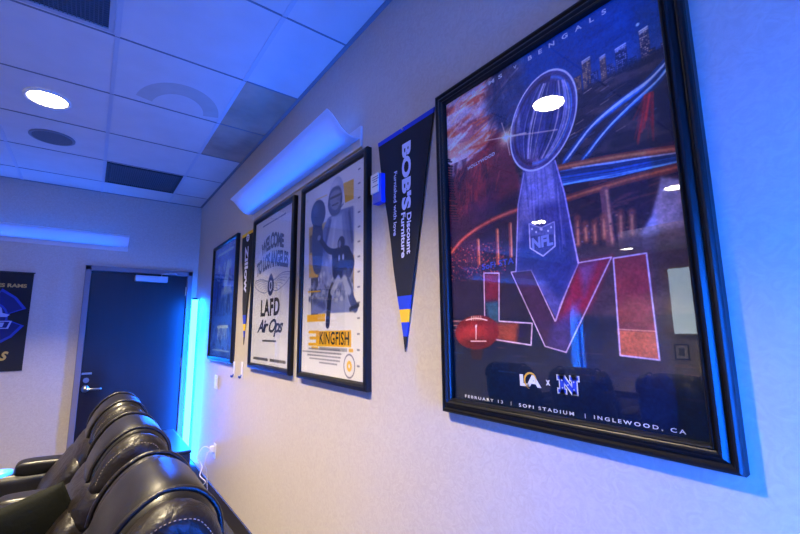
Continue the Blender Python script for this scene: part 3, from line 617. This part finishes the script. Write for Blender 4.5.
# ------------------------------------------------------------------ yellow, blue and white football poster
def king_art():
    c = Canvas(230, 340, 'dcdae0'); R = random.Random(5); n = c.noise(12, 18, 4, 3)
    c.poly([(0.684,0.929), (0.840,0.923), (0.842,0.825), (0.718,0.826)], 'e2a91c', 1, .6); c.line([(0.215,0.927), (0.419,0.919)], 2, 'e2b860', .9)
    c.poly([(0.087,0.786), (0.410,0.775), (0.422,0.563), (0.106,0.569)], 'c99a3c', .9, 2, mod=.6+.6*n); c.poly([(0.100,0.637), (0.348,0.623), (0.357,0.490), (0.112,0.502)], 'e2a91c', 1, .8)
    c.poly([(0.151,0.499), (0.284,0.495), (0.300,0.281), (0.169,0.284)], '23243c', .95, 1); c.poly([(0.112,0.737), (0.210,0.736), (0.218,0.636), (0.120,0.640)], '5a4a48', .8, 1.5)
    c.poly([(0.799,0.557), (0.855,0.557), (0.855,0.298), (0.806,0.299)], 'e2a91c', 1, .8)
    # big throwing player, blue duotone
    c.poly([(0.341,0.731), (0.444,0.791), (0.641,0.803), (0.836,0.792), (0.855,0.298), (0.168,0.305), (0.179,0.400), (0.288,0.448), (0.316,0.572)], '6f79aa', 1, 1.2, mod=.8+.35*n)
    c.poly([(0.512,0.792), (0.673,0.778), (0.710,0.595), (0.491,0.557), (0.398,0.681)], 'b8bcd4', .9, 4); c.poly([(0.719,0.781), (0.843,0.781), (0.848,0.581), (0.769,0.608)], '6c74a4', .9, 4)
    c.poly([(0.167,0.787), (0.319,0.788), (0.364,0.653), (0.319,0.519), (0.186,0.551)], '34406e', .95, 1.5, True); c.ell((0.260,0.841), 32, 26, 20, '2c3766', 1, 1.2); c.ell((0.210,0.871), 12, 10, 20, '47558c', .8, 7)
    c.ell((0.573,0.897), 27, 30, 10, 'a9adc6', 1, 1.2); c.ell((0.538,0.946), 16, 10, 10, 'd0d2e0', .8, 6); c.poly([(0.455,0.908), (0.522,0.939), (0.637,0.922), (0.671,0.849), (0.626,0.790), (0.512,0.792), (0.441,0.845)], '4a5174', 1, 1.4, True)
    c.poly([(0.473,0.899), (0.539,0.919), (0.638,0.901), (0.640,0.839), (0.577,0.813), (0.493,0.837)], '8a8ba2', .9, 2, True); c.line([(0.473,0.888), (0.654,0.883)], 4, '262c44', .9, 1); c.line([(0.509,0.845), (0.608,0.844)], 2.4, '30344e', .9, .8); c.line([(0.440,0.856), (0.577,0.803), (0.687,0.826)], 3, '4c5680', .9, 1, True)
    for k in range(150):
        x = R.uniform(.12, .85); y = R.uniform(.36, .44+.12*R.random()); c.ell((x, y), R.uniform(2, 7), R.uniform(2, 5), R.uniform(0, 180), R.choice(['3a4474', '8f98c0', '5e689c', 'c0c4d8', '2a3058']), .5, 1.5)
    for a, b, w_, q in (((330,222), (324,250), 9, '39457c'), ((343,214), (347,246), 8, '8b93bc'), ((349,212), (352,240), 7, '2f3a70'), ((335,222), (332,250), 7, 'd0d3e4'), ((326,262), (331,290), 9, '8890bc'), ((346,286), (351,304), 12, 'a0a6c8'), ((314,300), (324,306), 12, '39457c')):
        c.line([(0.480,0.765), (0.384,0.629)] if w_ == 9 and q == '39457c' else {8: [(0.689,0.775), (0.754,0.610)], 7: [(0.563,0.753), (0.521,0.615)] if q[0] == 'd' else [(0.779,0.772), (0.826,0.630)], 9: [(0.422,0.563), (0.515,0.414)], 12: [(0.745,0.421), (0.819,0.335)] if q[0] == 'a' else [(0.219,0.377), (0.401,0.339)]}[w_], w_, q, .75, 3)
    # small running player in navy
    nv = '20284c'
    c.ell((0.664,0.630), 13, 12, 0, '59649a', 1, 1); c.poly([(0.554,0.612), (0.769,0.608), (0.807,0.529), (0.759,0.462), (0.561,0.466), (0.524,0.554)], nv, 1, 1, True)
    c.line([(0.603,0.596), (0.453,0.622), (0.288,0.705)], 11, nv, 1, 1, True); c.line([(0.755,0.586), (0.828,0.527), (0.787,0.483)], 14, nv, 1, 1, True); c.ell((0.780,0.484), 9, 6, 60, '3a447a', 1, 1)
    c.line([(0.623,0.481), (0.515,0.414), (0.485,0.347), (0.466,0.249)], 15, nv, 1, 1, True); c.line([(0.714,0.475), (0.789,0.409), (0.818,0.362), (0.874,0.319)], 17, '3f4a7c', 1, 1, True); c.line([(0.805,0.312), (0.913,0.327)], 7, nv, 1, 1)
    c.line([(0.624,0.462), (0.531,0.404)], 13, 'a4abcc', .85, 2); c.line([(0.715,0.456), (0.789,0.395)], 13, 'a4abcc', .85, 2); c.ell((0.663,0.635), 12, 11, 0, '242c58', 1, 1); c.ell((0.640,0.632), 5, 6, 0, '8c90b4', .9, 1.5); c.ell((0.288,0.705), 7, 5, 0, '9a9ec0', .9, 1)
    c.ell((0.635,0.564), 3.4, 5, 0, 'a8b8f0', .9); c.ell((0.696,0.563), 3.4, 5, 0, 'a8b8f0', .9); c.line([(0.545,0.457), (0.744,0.454)], 6, '9aa0c0', .8, 2)
    c.line([(0.098,0.426), (0.326,0.419)], 2.4, 'e2a91c', 1); c.poly([(0.090,0.301), (0.421,0.301), (0.423,0.264), (0.093,0.264)], 'e2a91c', 1, .6)
    # title block with speed stripes, small print, emblem and yard ticks
    c.poly([(0.268,0.215), (0.822,0.218), (0.824,0.143), (0.274,0.139)], 'e2a91c', 1, .5)
    for y in (332, 338, 344): c.line([(0.140,0.179) if False else ((0.159,0.179)[0], (0.159,0.179)[1]), ((0.307,0.180)[0], (0.307,0.180)[1])] if y == 338 else [((0.140,0.179)[0], (0.140,0.179)[1]+(338-y)*.0052), ((0.307,0.180)[0], (0.307,0.180)[1]+(338-y)*.0052)], 5, 'e2a91c', 1, .6)
    y0 = (0.561,0.129)[1]; c.line([(.20, y0), (.30, y0)], 5, 'e2a91c', 1); c.line([(.80, y0), (.84, y0)], 5, 'e2a91c', 1)
    for k in range(34): c.line([(.34+k*.0128, y0-.006), (.34+k*.0128, y0+.006)], 1.6, '2a2a38', .9, .4)
    for j in range(5):
        y = .126-j*.0165; x0 = (.14, .02, .12, .16, .34)[j]; x1 = (.66, .68, .67, .66, .62)[j]; x = x0
        while x < x1: l = R.uniform(.015, .05); c.line([(x, y), (min(x1, x+l), y)], 2.6, '6a6a7c', .85, .6); x += l+.012
    e = (0.798,0.060); c.ell(e, 17, 17, 0, 'dcdae0', 1, 1, edge='5a5878', ew=2.2); c.ell(e, 8, 8, 0, 'e2b030', 1, 1); c.ell(e, 3, 3, 0, 'dcdae0', 1, 1)
    for k in range(14): c.line([(.905, .955-k*.0685), (.93, .955-k*.0685)], 2.6, '5a5c7c', .9, .6)
    return c
def king_text(bm, F):
    a = (0.325,0.180); b = (0.795,0.183); h = .062; put_text(bm, 'KINGFISH', lambda s, t: F(a[0]+.01+(b[0]-a[0]-.01)*s, a[1]+h*(t-.5)), 1, 0, .02, 1.08)
framed('framed_poster', 'black framed white poster with yellow blocks and a blue football player, titled KINGFISH', 'framed poster', 2.165, 1.458, 1.150, 2.212, PROF_SLIM, king_art(), king_text, (TXT_K,), (2.130, 1.490, 1.185, 2.178))

# ------------------------------------------------------------------ white welcome poster
def wel_art():
    c = Canvas(210, 330, 'd6d6e2'); R = random.Random(9)
    cx, cy = .5, .515
    for s in (-1, 1):
        for k in range(6):
            y0 = cy+.038-k*.012; L = .38-k*.05
            c.line([(cx+s*.07, y0-.012), (cx+s*(.07+L*.5), y0+.012-k*.002), (cx+s*(.07+L), y0+.004-k*.004)], 1.1, '5a66a0', .8, .5, True)
        c.line([(cx+s*.06, cy+.03), (cx+s*.28, cy+.062), (cx+s*.47, cy+.05), (cx+s*.40, cy+.0), (cx+s*.18, cy-.04), (cx+s*.06, cy-.03)], 1.5, '4a5690', .85, .6, True)
    c.ell((cx, cy), 17, 22, 0, '2e3b78', 1, 1); c.ell((cx, cy), 9, 12, 0, 'b8bfe4', 1, 1); c.ell((cx, cy), 5, 8, 0, '2e3b78', 1, 1); c.poly([(cx-.05, cy+.06), (cx, cy+.085), (cx+.05, cy+.06), (cx, cy+.045)], '2e3b78', 1, 1)
    def dashes(y, x0, x1, th, col, sl=0):
        x = x0
        while x < x1: l = R.uniform(.012, .03); c.line([(x, y+(x-x0)*sl), (min(x1, x+l), y+(x-x0)*sl)], th, col, .9, .5); x += l+R.choice((.008, .008, .02))
    dashes(.955, .22, .82, 3.4, '4a5490', .0); dashes(.10, .22, .78, 3, '4c4c5c') if False else None
    dashes(.155, .34, .68, 4, '3a3c50'); dashes(.035, .10, .50, 6, '4a4a56'); dashes(.035, .56, .92, 6, '4a4a56')
    return c
def wel_text(bm, F):
    put_text(bm, 'WELCOME', lambda s, t: F(.20+.60*s, .765+.115*t*(1-.22*abs(2*s-1))-.03*(2*s-1)**2+.0), 1, 0, .05, .95)
    put_text(bm, 'TO LOS ANGELES', lambda s, t: F(.08+.84*s, .635+.115*t*(1-.12*abs(2*s-1))-.04*(2*s-1)**2+.0), 1, 0, .05, .95)
    put_text(bm, 'LAFD', lambda s, t: F(.25+.50*s, .315+.115*t), 2, 0, .04, 1.12)
    put_text(bm, 'Air Ops', lambda s, t: F(.17+.68*s, .18+.115*t), 1, .4, .03, .85)
framed('framed_poster', 'black framed white poster reading WELCOME TO LOS ANGELES with a winged emblem', 'framed poster', 3.035, 2.272, 1.150, 2.212, PROF_SLIM, wel_art(), wel_text, (TXT_N, TXT_K), (3.003, 2.304, 1.185, 2.178))

# ------------------------------------------------------------------ farthest poster, deep blue
def blue_art():
    c = Canvas(170, 240, '16348c'); c.gam = .62; c.gain = (1.0, 1.1, 1.3); R = random.Random(13); n = c.noise(6, 9, 7, 4); n2 = c.noise(16, 30, 9, 3)
    c.mix(np.clip((n-.42)*4, 0, 1), '2c5cc8', .7); c.mix(np.clip((n2-.55)*5, 0, 1), '0c1c50', .7)
    c.mix(np.clip((n2-.6)*6, 0, 1)*(c.Y < c.h*.62), 'a8c0f0', .5)
    for x0, col in ((.25, '0e2266'), (.5, '12307c'), (.75, '0c1e5c')):
        c.line([(x0, .74), (x0, .58), (x0-.05, .40)], 13, col, .8, 2); c.line([(x0, .58), (x0+.07, .40)], 9, col, .8, 2); c.ell((x0, .80), 8, 10, 0, '86a0e0', .8, 2); c.line([(x0-.06, .70), (x0+.06, .68)], 4, 'b8ccf4', .6, 1.5)
    c.poly([(.62, .84), (.72, .80), (.66, .62), (.55, .56), (.52, .66)], 'b4c8f4', .8, 3, True); c.poly([(.42, .60), (.80, .62), (.86, .55), (.40, .53)], '9cb4ec', .6, 4)
    c.poly([(.0, .34), (1, .36), (1, .30), (0, .29)], '1a48c0', .7, 4)
    for k in range(16): x = R.uniform(.3, .75); c.line([(x, .25), (x+R.uniform(-.03, .03), R.uniform(.14, .2))], 3, 'a0b4e4', .7, 1)
    c.line([(.32, .26), (.78, .26)], 6, 'b8c8ee', .8, 1); x = .18
    while x < .84: l = R.uniform(.03, .07); c.line([(x, .93), (x+l, .935)], 6, 'a8bce8', .8, 1); x += l+.02
    x = .14
    while x < .86: l = R.uniform(.03, .07); c.line([(x, .055), (x+l, .055)], 3, '7c98dc', .8, 1); x += l+.02
    return c
framed('framed_poster', 'black framed deep blue poster, farthest of the row and nearest the door', 'framed poster', 4.27, 3.455, 1.150, 2.212, PROF_SLIM, blue_art(), None, (), (4.238, 3.487, 1.185, 2.178))

# ------------------------------------------------------------------ pennants
M_FELT = mat('black_felt', '16171f', .95, bump=.4, bscale=700, bdist=.0006); M_FB = mat('blue_felt', '1638b8', .9); M_FY = mat('yellow_felt', 'e0b020', .9); M_PW = mat('pennant_white', 'c8cae4', .8)
def pennant(label, L, Rr, tip, bands, topband, texts, mtop):
    t = thing('pennant', label, 'pennant', (0, tip[0], tip[1]))
    def edge(v):  # v: 0 top .. 1 tip
        return (L[0]+(tip[0]-L[0])*v, L[1]+(tip[1]-L[1])*v), (Rr[0]+(tip[0]-Rr[0])*v, Rr[1]+(tip[1]-Rr[1])*v)
    cuts = [0, topband]+[b for b, _ in bands]+[.999]; mis = [mtop, 0]+[m for _, m in bands]; bm = nb()
    def X(v): return -.006-.005*math.sin(v*PI*2.2)**2
    for i in range(len(cuts)-1):
        n = 6 if i == 1 else 1
        for k in range(n):
            a = cuts[i]+(cuts[i+1]-cuts[i])*k/n; b = cuts[i]+(cuts[i+1]-cuts[i])*(k+1)/n; (la, ra), (lb, rb) = edge(a), edge(b)
            P = [(la, a), (ra, a), (rb, b), (lb, b)]; f = [bm.verts.new((X(v)-0, p[0], p[1])) for p, v in P]; g = [bm.verts.new((X(v)+.003, p[0], p[1])) for p, v in P]
            for q in (f, g[::-1], [f[0], g[0], g[1], f[1]], [f[1], g[1], g[2], f[2]], [f[2], g[2], g[3], f[3]], [f[3], g[3], g[0], f[0]]): bm.faces.new(q).material_index = mis[i]
    H_ = L[1]-tip[1]
    for txt, p0, p1, lw, bold, shear in texts:   # reads downwards, capitals' tops towards the right
        put_text(bm, txt, lambda s, q: Vector((-.0125, p0[0]+(p1[0]-p0[0])*s-lw*(q-.5), p0[1]+(p1[1]-p0[1])*s)), 3, shear, bold, 1.0)
    o = link('felt', bm, [M_FELT, M_FB, M_FY, M_PW], t); o.location = (0, -tip[0], -tip[1])
    bm = nb(); cyl(bm, (-.016, (L[0]+Rr[0])/2, L[1]-.012), (1, 0, 0), .004, .006, 10); o = link('tack', bm, M_STEEL, t); o.location = (0, -tip[0], -tip[1])
    return t
def at(px, py): pass
pennant('large black felt pennant with blue top edge beside the largest poster', (1.40, 2.206), (1.030, 2.206), (1.222, 1.318), [(.765, 1), (.822, 2), (.876, 1), (.935, 0)], .022,
        [("BOB'S", (1.190,2.128), (1.196,1.857), .058, .05, 0), ('Discount', (1.180,1.841), (1.184,1.682), .027, .03, 0), ('Furniture', (1.216,1.849), (1.218,1.672), .027, .03, 0), ('Furnished with love', (1.264,2.032), (1.271,1.768), .021, .015, 0)], 1)
pennant('small black pennant with yellow top edge between the blue poster and the welcome poster', (3.385, 2.175), (3.05, 2.175), (3.215, 1.300), [(.745, 1), (.822, 2), (.88, 1), (.935, 0)], .03,
        [('Zillow', (3.224,2.062), (3.206,1.691), .085, .04, 0)], 2)
# round Z mark above the word is part of the second pennant's print
pen = [o for o in bpy.data.objects if o.name == 'felt.001'][0]
bm = bmesh.new(); bm.from_mesh(pen.data); c0 = (3.208,2.123)
flat(bm, [(-.0125, c0[0]+.038*math.cos(k*PI/8), c0[1]+.030*math.sin(k*PI/8)) for k in range(16)], 3)
flat(bm, [(-.0130, c0[0]+.020, c0[1]+.012), (-.0130, c0[0]-.020, c0[1]+.012), (-.0130, c0[0]-.020, c0[1]+.006), (-.0130, c0[0]+.020, c0[1]+.006)], 0)
flat(bm, [(-.0130, c0[0]+.020, c0[1]-.012), (-.0130, c0[0]-.020, c0[1]-.012), (-.0130, c0[0]-.020, c0[1]-.006), (-.0130, c0[0]+.020, c0[1]-.006)], 0)
flat(bm, [(-.0130, c0[0]-.020, c0[1]+.010), (-.0130, c0[0]-.010, c0[1]+.010), (-.0130, c0[0]+.020, c0[1]-.010), (-.0130, c0[0]+.010, c0[1]-.010)], 0)
bm.to_mesh(pen.data); bm.free()

# ------------------------------------------------------------------ hanging banner on the end wall
t = thing('wall_banner', 'black cloth banner on the end wall with gold lettering and a blue firefighter badge', 'banner', (-1.675, YE, 1.07))
bm = nb(); bw = .278
for k in range(12):
    z0, z1 = .885*k/12, .885*(k+1)/12; x = lambda z: -.008-.004*math.sin(z*7)
    f = [bm.verts.new((-bw, x(z0), z0)), bm.verts.new((bw, x(z0), z0)), bm.verts.new((bw, x(z1), z1)), bm.verts.new((-bw, x(z1), z1))]; g = [bm.verts.new((v.co.x, v.co.y+.003, v.co.z)) for v in f]
    for q in (f, g[::-1], [f[0], f[3], g[3], g[0]], [f[1], g[1], g[2], f[2]]): bm.faces.new(q)
    if k == 11: bm.faces.new([f[3], f[2], g[2], g[3]])
    if k == 0: bm.faces.new([f[1], f[0], g[0], g[1]])
Y_ = -.0135
def B2(x, z, d=0): return Vector((x, Y_-d, z))
def ftext(txt, x0, x1, z, h, mi, shear=0, bold=0): put_text(bm, txt, lambda s, q: B2(x0+(x1-x0)*s, z+h*(q-.5)), mi, shear, bold)
ftext('LOS ANGELES RAMS', -.235, .240, .765, .034, 1, 0, .04)
cz = .48
def lobe(a, r0, r1, w0, w1, mi, d):
    ca, sa = math.cos(a), math.sin(a); flat(bm, [B2(ca*r-sa*s, cz+sa*r+ca*s, d) for r, s in ((r0, -w0), (r1, -w1), (r1+.02, 0), (r1, w1), (r0, w0))], mi)
for k in range(4):
    a = PI/4+k*PI/2; lobe(a, .03, .235, .05, .125, 2, 0); lobe(a, .03, .215, .042, .108, 3, .0004)
flat(bm, [B2(.14*math.cos(k*PI/12), cz+.14*math.sin(k*PI/12), .0008) for k in range(24)], 2)
flat(bm, [B2(.125*math.cos(k*PI/12), cz+.125*math.sin(k*PI/12), .0012) for k in range(24)], 3)
hel = [(-.15, .0), (-.10, .015), (-.09, .06), (-.05, .10), (0, .115), (.05, .10), (.09, .06), (.10, .015), (.15, .0), (.13, -.02), (-.13, -.02)]
flat(bm, [B2(x, cz+z+.02, .0016) for x, z in hel], 4); flat(bm, [B2(x*.82, cz+z*.82+.026, .002) for x, z in hel[1:8]], 1)
flat(bm, [B2(x, z+cz, .0016) for x, z in ((-.15, -.105), (-.17, -.035), (.17, -.035), (.15, -.105))], 4); flat(bm, [B2(x, z+cz, .002) for x, z in ((-.138, -.097), (-.155, -.043), (.155, -.043), (.138, -.097))], 3)
flat(bm, [B2(x, z+cz, .0024) for x, z in ((.05, -.09), (.06, -.05), (.12, -.05), (.11, -.09))], 4)
put_text(bm, 'champions', lambda s, q: B2(-.27+.38*s, .118+.085*(q-.5)+.02*s), 1, .4, .0, .9) if False else put_text(bm, 's', lambda s, q: B2(.115+.060*s, .095+.080*q), 1, .4, .02)
link('cloth', bm, [mat('banner_cloth', '14151c', .85), TXT_G, mat('badge_line_blue', '1c3aa0', .8), mat('badge_blue', '0a1a62', .8), mat('badge_white', '9aaad8', .8)], t)
bm = nb(); cyl(bm, (-bw-.01, -.01, .888), (1, 0, 0), .006, 2*bw+.02, 10); link('rod', bm, M_PLASTIC, t)

# ------------------------------------------------------------------ small fittings on the right wall
t = thing('card_holder', 'small blue and white card holder on the wall between the KINGFISH poster and the pennant', 'card holder', (0, 1.375, 1.925))
link('holder', bx(-.030, 0, -.034, .030, 0, .125), mat('holder_blue', '1c3cb0', .4), t, bevel=.003)
bm = nb(); box(bm, -.036, -.030, -.018, .036, .045, .128)
for k, (a, b) in enumerate(((.115, .02), (.105, .024), (.095, .015), (.075, .022))): box(bm, -.0366, -.036, -b, b*.6+.01, a-.003, a+.001, 1)
link('card', bm, [M_WHITE, TXT_GR], t)
def wall_clip(label, y, z):
    t = thing('wall_hook', label, 'hook', (0, y, z), 0, 'white wall hooks under the pennant')
    link('strip', bx(-.006, 0, -.018, .018, 0, .125), M_WHITE, t, bevel=.003)
    bm = nb(); tube(bm, [(-.004, 0, .03), (-.013, 0, .012), (-.022, 0, .010), (-.024, 0, .022)], .006); link('hook', bm, mat('hook_blue', '2a4aa0', .4), t, smooth=True)
wall_clip('white adhesive wall hook below the tip of the small pennant', 3.23, 1.05)
wall_clip('white adhesive wall hook by the lower corner of the deep blue poster', 3.44, 1.04)
t = thing('light_switch', 'white double light switch plate below the deep blue poster', 'light switch', (0, 3.98, .90))
link('plate', bx(-.006, 0, -.058, .058, 0, .118), M_WHITE, t, bevel=.003)
for y in (-.024, .024): link('rocker', bx(-.010, -.005, y-.016, y+.016, .026, .092), M_WHITE, t, bevel=.002)
t = thing('power_outlet', 'white power outlet low on the right wall behind the recliners', 'outlet', (0, 3.90, .34))
link('plate', bx(-.006, 0, -.036, .036, 0, .118), M_WHITE, t, bevel=.003)
bm = nb()
for z in (.03, .075): box(bm, -.0075, -.005, -.017, .017, z, z+.03)
link('socket', bm, mat('socket_grey', 'b4b2b0', .5), t)
t = thing('phone_charger', 'white plug charger with a dangling cord in the low wall outlet', 'charger', (-.0075, 3.90, .39))
link('plug', bx(-.035, 0, -.018, .018, 0, .05), M_WHITE, t, bevel=.005)
bm = nb(); tube(bm, [(-.034, 0, .03), (-.07, .02, .05), (-.10, .04, .02), (-.11, .05, -.05), (-.08, .03, -.11), (-.10, .0, -.17), (-.06, -.03, -.22), (-.09, .02, -.28), (-.05, .06, -.386)], .004); tube(bm, [(-.034, 0, .012), (-.06, -.03, .0), (-.075, -.03, -.08), (-.05, -.01, -.15), (-.03, .0, -.386)], .003)
link('cord', bm, M_WHITE, t, smooth=True)
t = thing('equipment_box', 'low black box standing behind the farthest recliner near the glowing corner tube', 'box', (-.425, 3.60, 0))
link('body', bx(-.105, .105, -.38, .38, .02, .585), M_PLASTIC, t, bevel=.012)
link('lid', bx(-.11, .11, -.385, .385, .585, .605), M_PLASTIC, t, bevel=.006)
for x in (-.08, .08):
    for y in (-.32, .32): link('foot', bx(x-.015, x+.015, y-.015, y+.015, 0, .022), M_PLASTIC, t)

# ------------------------------------------------------------------ recliners
M_CUP = mat('cup_holder_ring_lit', '3a70ff', .4, emit=(.02, .25, 1.0), es=2.5)
def recliner(label):
    t = thing('recliner', label, 'recliner', (0, 0, 0))
    # rear shell
    bm = nb(); loft(bm, [(.05, .30), (.16, .30), (.34, .36), (.44, .60), (.485, .84), (.44, .95), (.34, .93), (.24, .80), (.12, .55)], -.285, .285, 5, 14)
    link('back_shell', bm, M_LEATHER, t, smooth=True)
    # head cushion: middle panel and side wings with stitched seams
    hp = [(.185, .80), (.205, .89), (.255, .968), (.33, 1.015), (.41, 1.0), (.462, .94), (.475, .86), (.40, .81), (.29, .79)]
    bm = nb(); loft(bm, hp, -.205, .205, 5, 14, .0008); h = link('head_cushion', bm, M_LEATHER, t, smooth=True)
    hw = [(.20, .80), (.22, .88), (.265, .95), (.33, .992), (.40, .98), (.447, .93), (.46, .86), (.39, .81), (.29, .80)]
    for s in (-1, 1):
        bm = nb(); a, b = sorted((s*.165, s*.292)); loft(bm, hw, a, b, 2.6, 12, .0015); link('side_wing', bm, M_LEATHER2, h, smooth=True)
        bm = nb(); tube(bm, [(x, s*.196, z) for x, z in [(.192, .83), (.207, .89), (.256, .965), (.33, 1.010), (.408, .996), (.459, .937), (.473, .86)]], .0075, 6); link('piping', bm, M_LEATHER2, h, smooth=True)
        bm = nb()
        P = smoothpts([(.215, .84, 0), (.236, .895, 0), (.278, .94, 0), (.33, .966, 0), (.392, .957, 0), (.430, .912, 0)], False, 12)
        for k in range(0, len(P)-2, 2):
            q = P[k]; r = P[k+1]; tube(bm, [(q.x, s*.283, q.y), (r.x, s*.283, r.y)], .0013, 5, False)
        link('topstitch', bm, M_THREAD, h)
    # ruched roll under the head cushion
    bm = nb(); loft(bm, [(.125, .68), (.14, .76), (.19, .825), (.28, .83), (.40, .84), (.465, .80), (.46, .72), (.36, .66), (.2, .64)], -.30, .30, 4, 16, .003); link('neck_roll', bm, M_LEATHER2, t, smooth=True)
    bm = nb(); loft(bm, [(-.01, .47), (.0, .56), (.07, .66), (.125, .735), (.19, .76), (.24, .70), (.20, .56), (.12, .46)], -.285, .285, 5, 14, .002); link('lumbar_cushion', bm, M_LEATHER2, t, smooth=True)
    bm = nb(); loft(bm, [(-.55, .33), (-.60, .38), (-.57, .455), (-.40, .485), (-.1, .475), (.07, .465), (.12, .40), (.05, .32), (-.3, .30)], -.285, .285, 8, 14, .001); link('seat_cushion', bm, M_LEATHER2, t, smooth=True)
    bm = nb(); loft(bm, [(-.56, .09), (-.60, .13), (-.625, .25), (-.60, .34), (-.55, .36), (-.5, .30), (-.49, .14)], -.285, .285, 8, 12, .001); link('footrest', bm, M_LEATHER2, t, smooth=True)
    link('base', bx(-.5, .30, -.40, .40, .0, .30), M_PLASTIC, t, bevel=.01)
    for s in (-1, 1):
        a, b = sorted((s*.288, s*.418))
        bm = nb(); loft(bm, [(-.60, .05), (-.63, .10), (-.64, .48), (-.61, .565), (-.5, .585), (-.1, .575), (.12, .57), (.20, .52), (.22, .3), (.20, .06), (.1, .03), (-.5, .03)], a, b, 12, 10); ar = link('armrest', bm, M_LEATHER, t, smooth=True)
        bm = nb(); loft(bm, [(-.125, .57), (-.135, .605), (-.122, .632), (-.07, .641), (.08, .634), (.17, .620), (.19, .59), (.10, .565), (-.05, .56)], a-.002, b+.002, 9, 12); link('arm_pad', bm, M_LEATHER, ar, smooth=True)
        m_ = (a+b)/2; bm = nb(); rings = []
        for r, z in ((.052, .56), (.054, .592), (.050, .598), (.043, .594), (.041, .565)): rings.append([bm.verts.new((-.195+r*math.cos(2*PI*k/28), m_+r*math.sin(2*PI*k/28), z)) for k in range(28)])
        for p, q in zip(rings, rings[1:]):
            for k in range(28): bm.faces.new((p[k], p[(k+1) % 28], q[(k+1) % 28], q[k]))
        bm.faces.new(rings[-1]); link('cup_holder', bm, M_STEEL if False else M_CUP, ar, smooth=True)
    return t
REC = [(-1.05, 1.42, 'black leather recliner nearest the camera, first of the row along the right wall'), (-1.05, 2.27, 'black leather recliner second from the camera, in the middle of the visible row'),
       (-1.05, 3.12, 'black leather recliner farthest along the right wall row, closest to the door'),
       (-1.05, .57, 'black leather recliner below the picture edge, mirrored in the big poster glass'),
       (-3.30, 3.12, 'recliner of the second row closest to the end wall, mirrored in the poster'), (-3.30, 2.27, 'recliner of the second row, second from the end wall, mirrored in the poster'),
       (-3.30, 1.42, 'recliner of the second row, third from the end wall, mirrored in the poster'), (-3.30, .57, 'recliner of the second row farthest from the end wall')]
proto = None
for x, y, lab in REC:
    if proto is None: proto = recliner(lab); o = proto
    else: o = copy_tree(proto); o['label'] = lab
    o['group'] = 'black leather recliners along the right wall' if x > -2 else 'black leather recliners of the second row'
    o.location = (x-.045, y, -.0)
# dark cushion lying on the middle seat, one corner up
bm = nb(); N_ = 14; G = {}
for sd in (-1, 1):
    for i in range(N_+1):
        for j in range(N_+1):
            u, v = 2*i/N_-1, 2*j/N_-1; e = (1-abs(u)**2.6)*(1-abs(v)**2.6)
            if sd == 1 and e <= 1e-9: G[(sd, i, j)] = G[(-1, i, j)]; continue
            k = 1-.10*(1-abs(u))*abs(v)**3-.0; k2 = 1-.10*(1-abs(v))*abs(u)**3
            G[(sd, i, j)] = bm.verts.new((u*.135*k, sd*.045*max(0, e)**.5, v*.135*k2))
for sd in (-1, 1):
    for i in range(N_):
        for j in range(N_): bm.faces.new([G[(sd, i, j)], G[(sd, i+1, j)], G[(sd, i+1, j+1)], G[(sd, i, j+1)]])
o = link('throw_cushion', bm, mat('dark_green_cloth', '080a07', .85, spec=.12, bump=.5, bscale=40, bdist=.004), smooth=True, loc=(-1.055, 2.14, .67)); o.rotation_euler = (math.radians(8), math.radians(-20), math.radians(-8))
tag(o, 'small dark cushion standing corner up on the seat of the middle recliner', 'cushion')

# ------------------------------------------------------------------ far left wall, seen in the poster glass
t = thing('projection_screen', 'tall lit white screen on the far left wall, mirrored in the big poster', 'screen', (XL+.001, 2.68, 1.28))
link('sheet', bx(.03, .036, -.42, .42, 0, 1.22), mat('screen_lit', 'dcdee4', .6, emit=(.62, .85, 1.0), es=5), t); bm = nb(); cyl(bm, (.035, -.47, 1.25), (0, 1, 0), .035, .94, 20); link('roller_case', bm, M_WHITE, t); link('bottom_bar', bx(.022, .046, -.44, .44, -.025, 0), M_WHITE, t)
t = thing('small_framed_notice', 'small dark framed picture low on the far left wall, mirrored in the poster', 'framed picture', (XL, 3.02, .80))
link('frame', bx(0, .02, -.12, .12, 0, .29), M_FRAME, t, bevel=.003); link('mat_board', bx(.0195, .022, -.095, .095, .025, .265), M_WHITE, t); link('print', bx(.0215, .0235, -.045, .045, .075, .215), mat('notice_print', '5a5c66', .7), t)
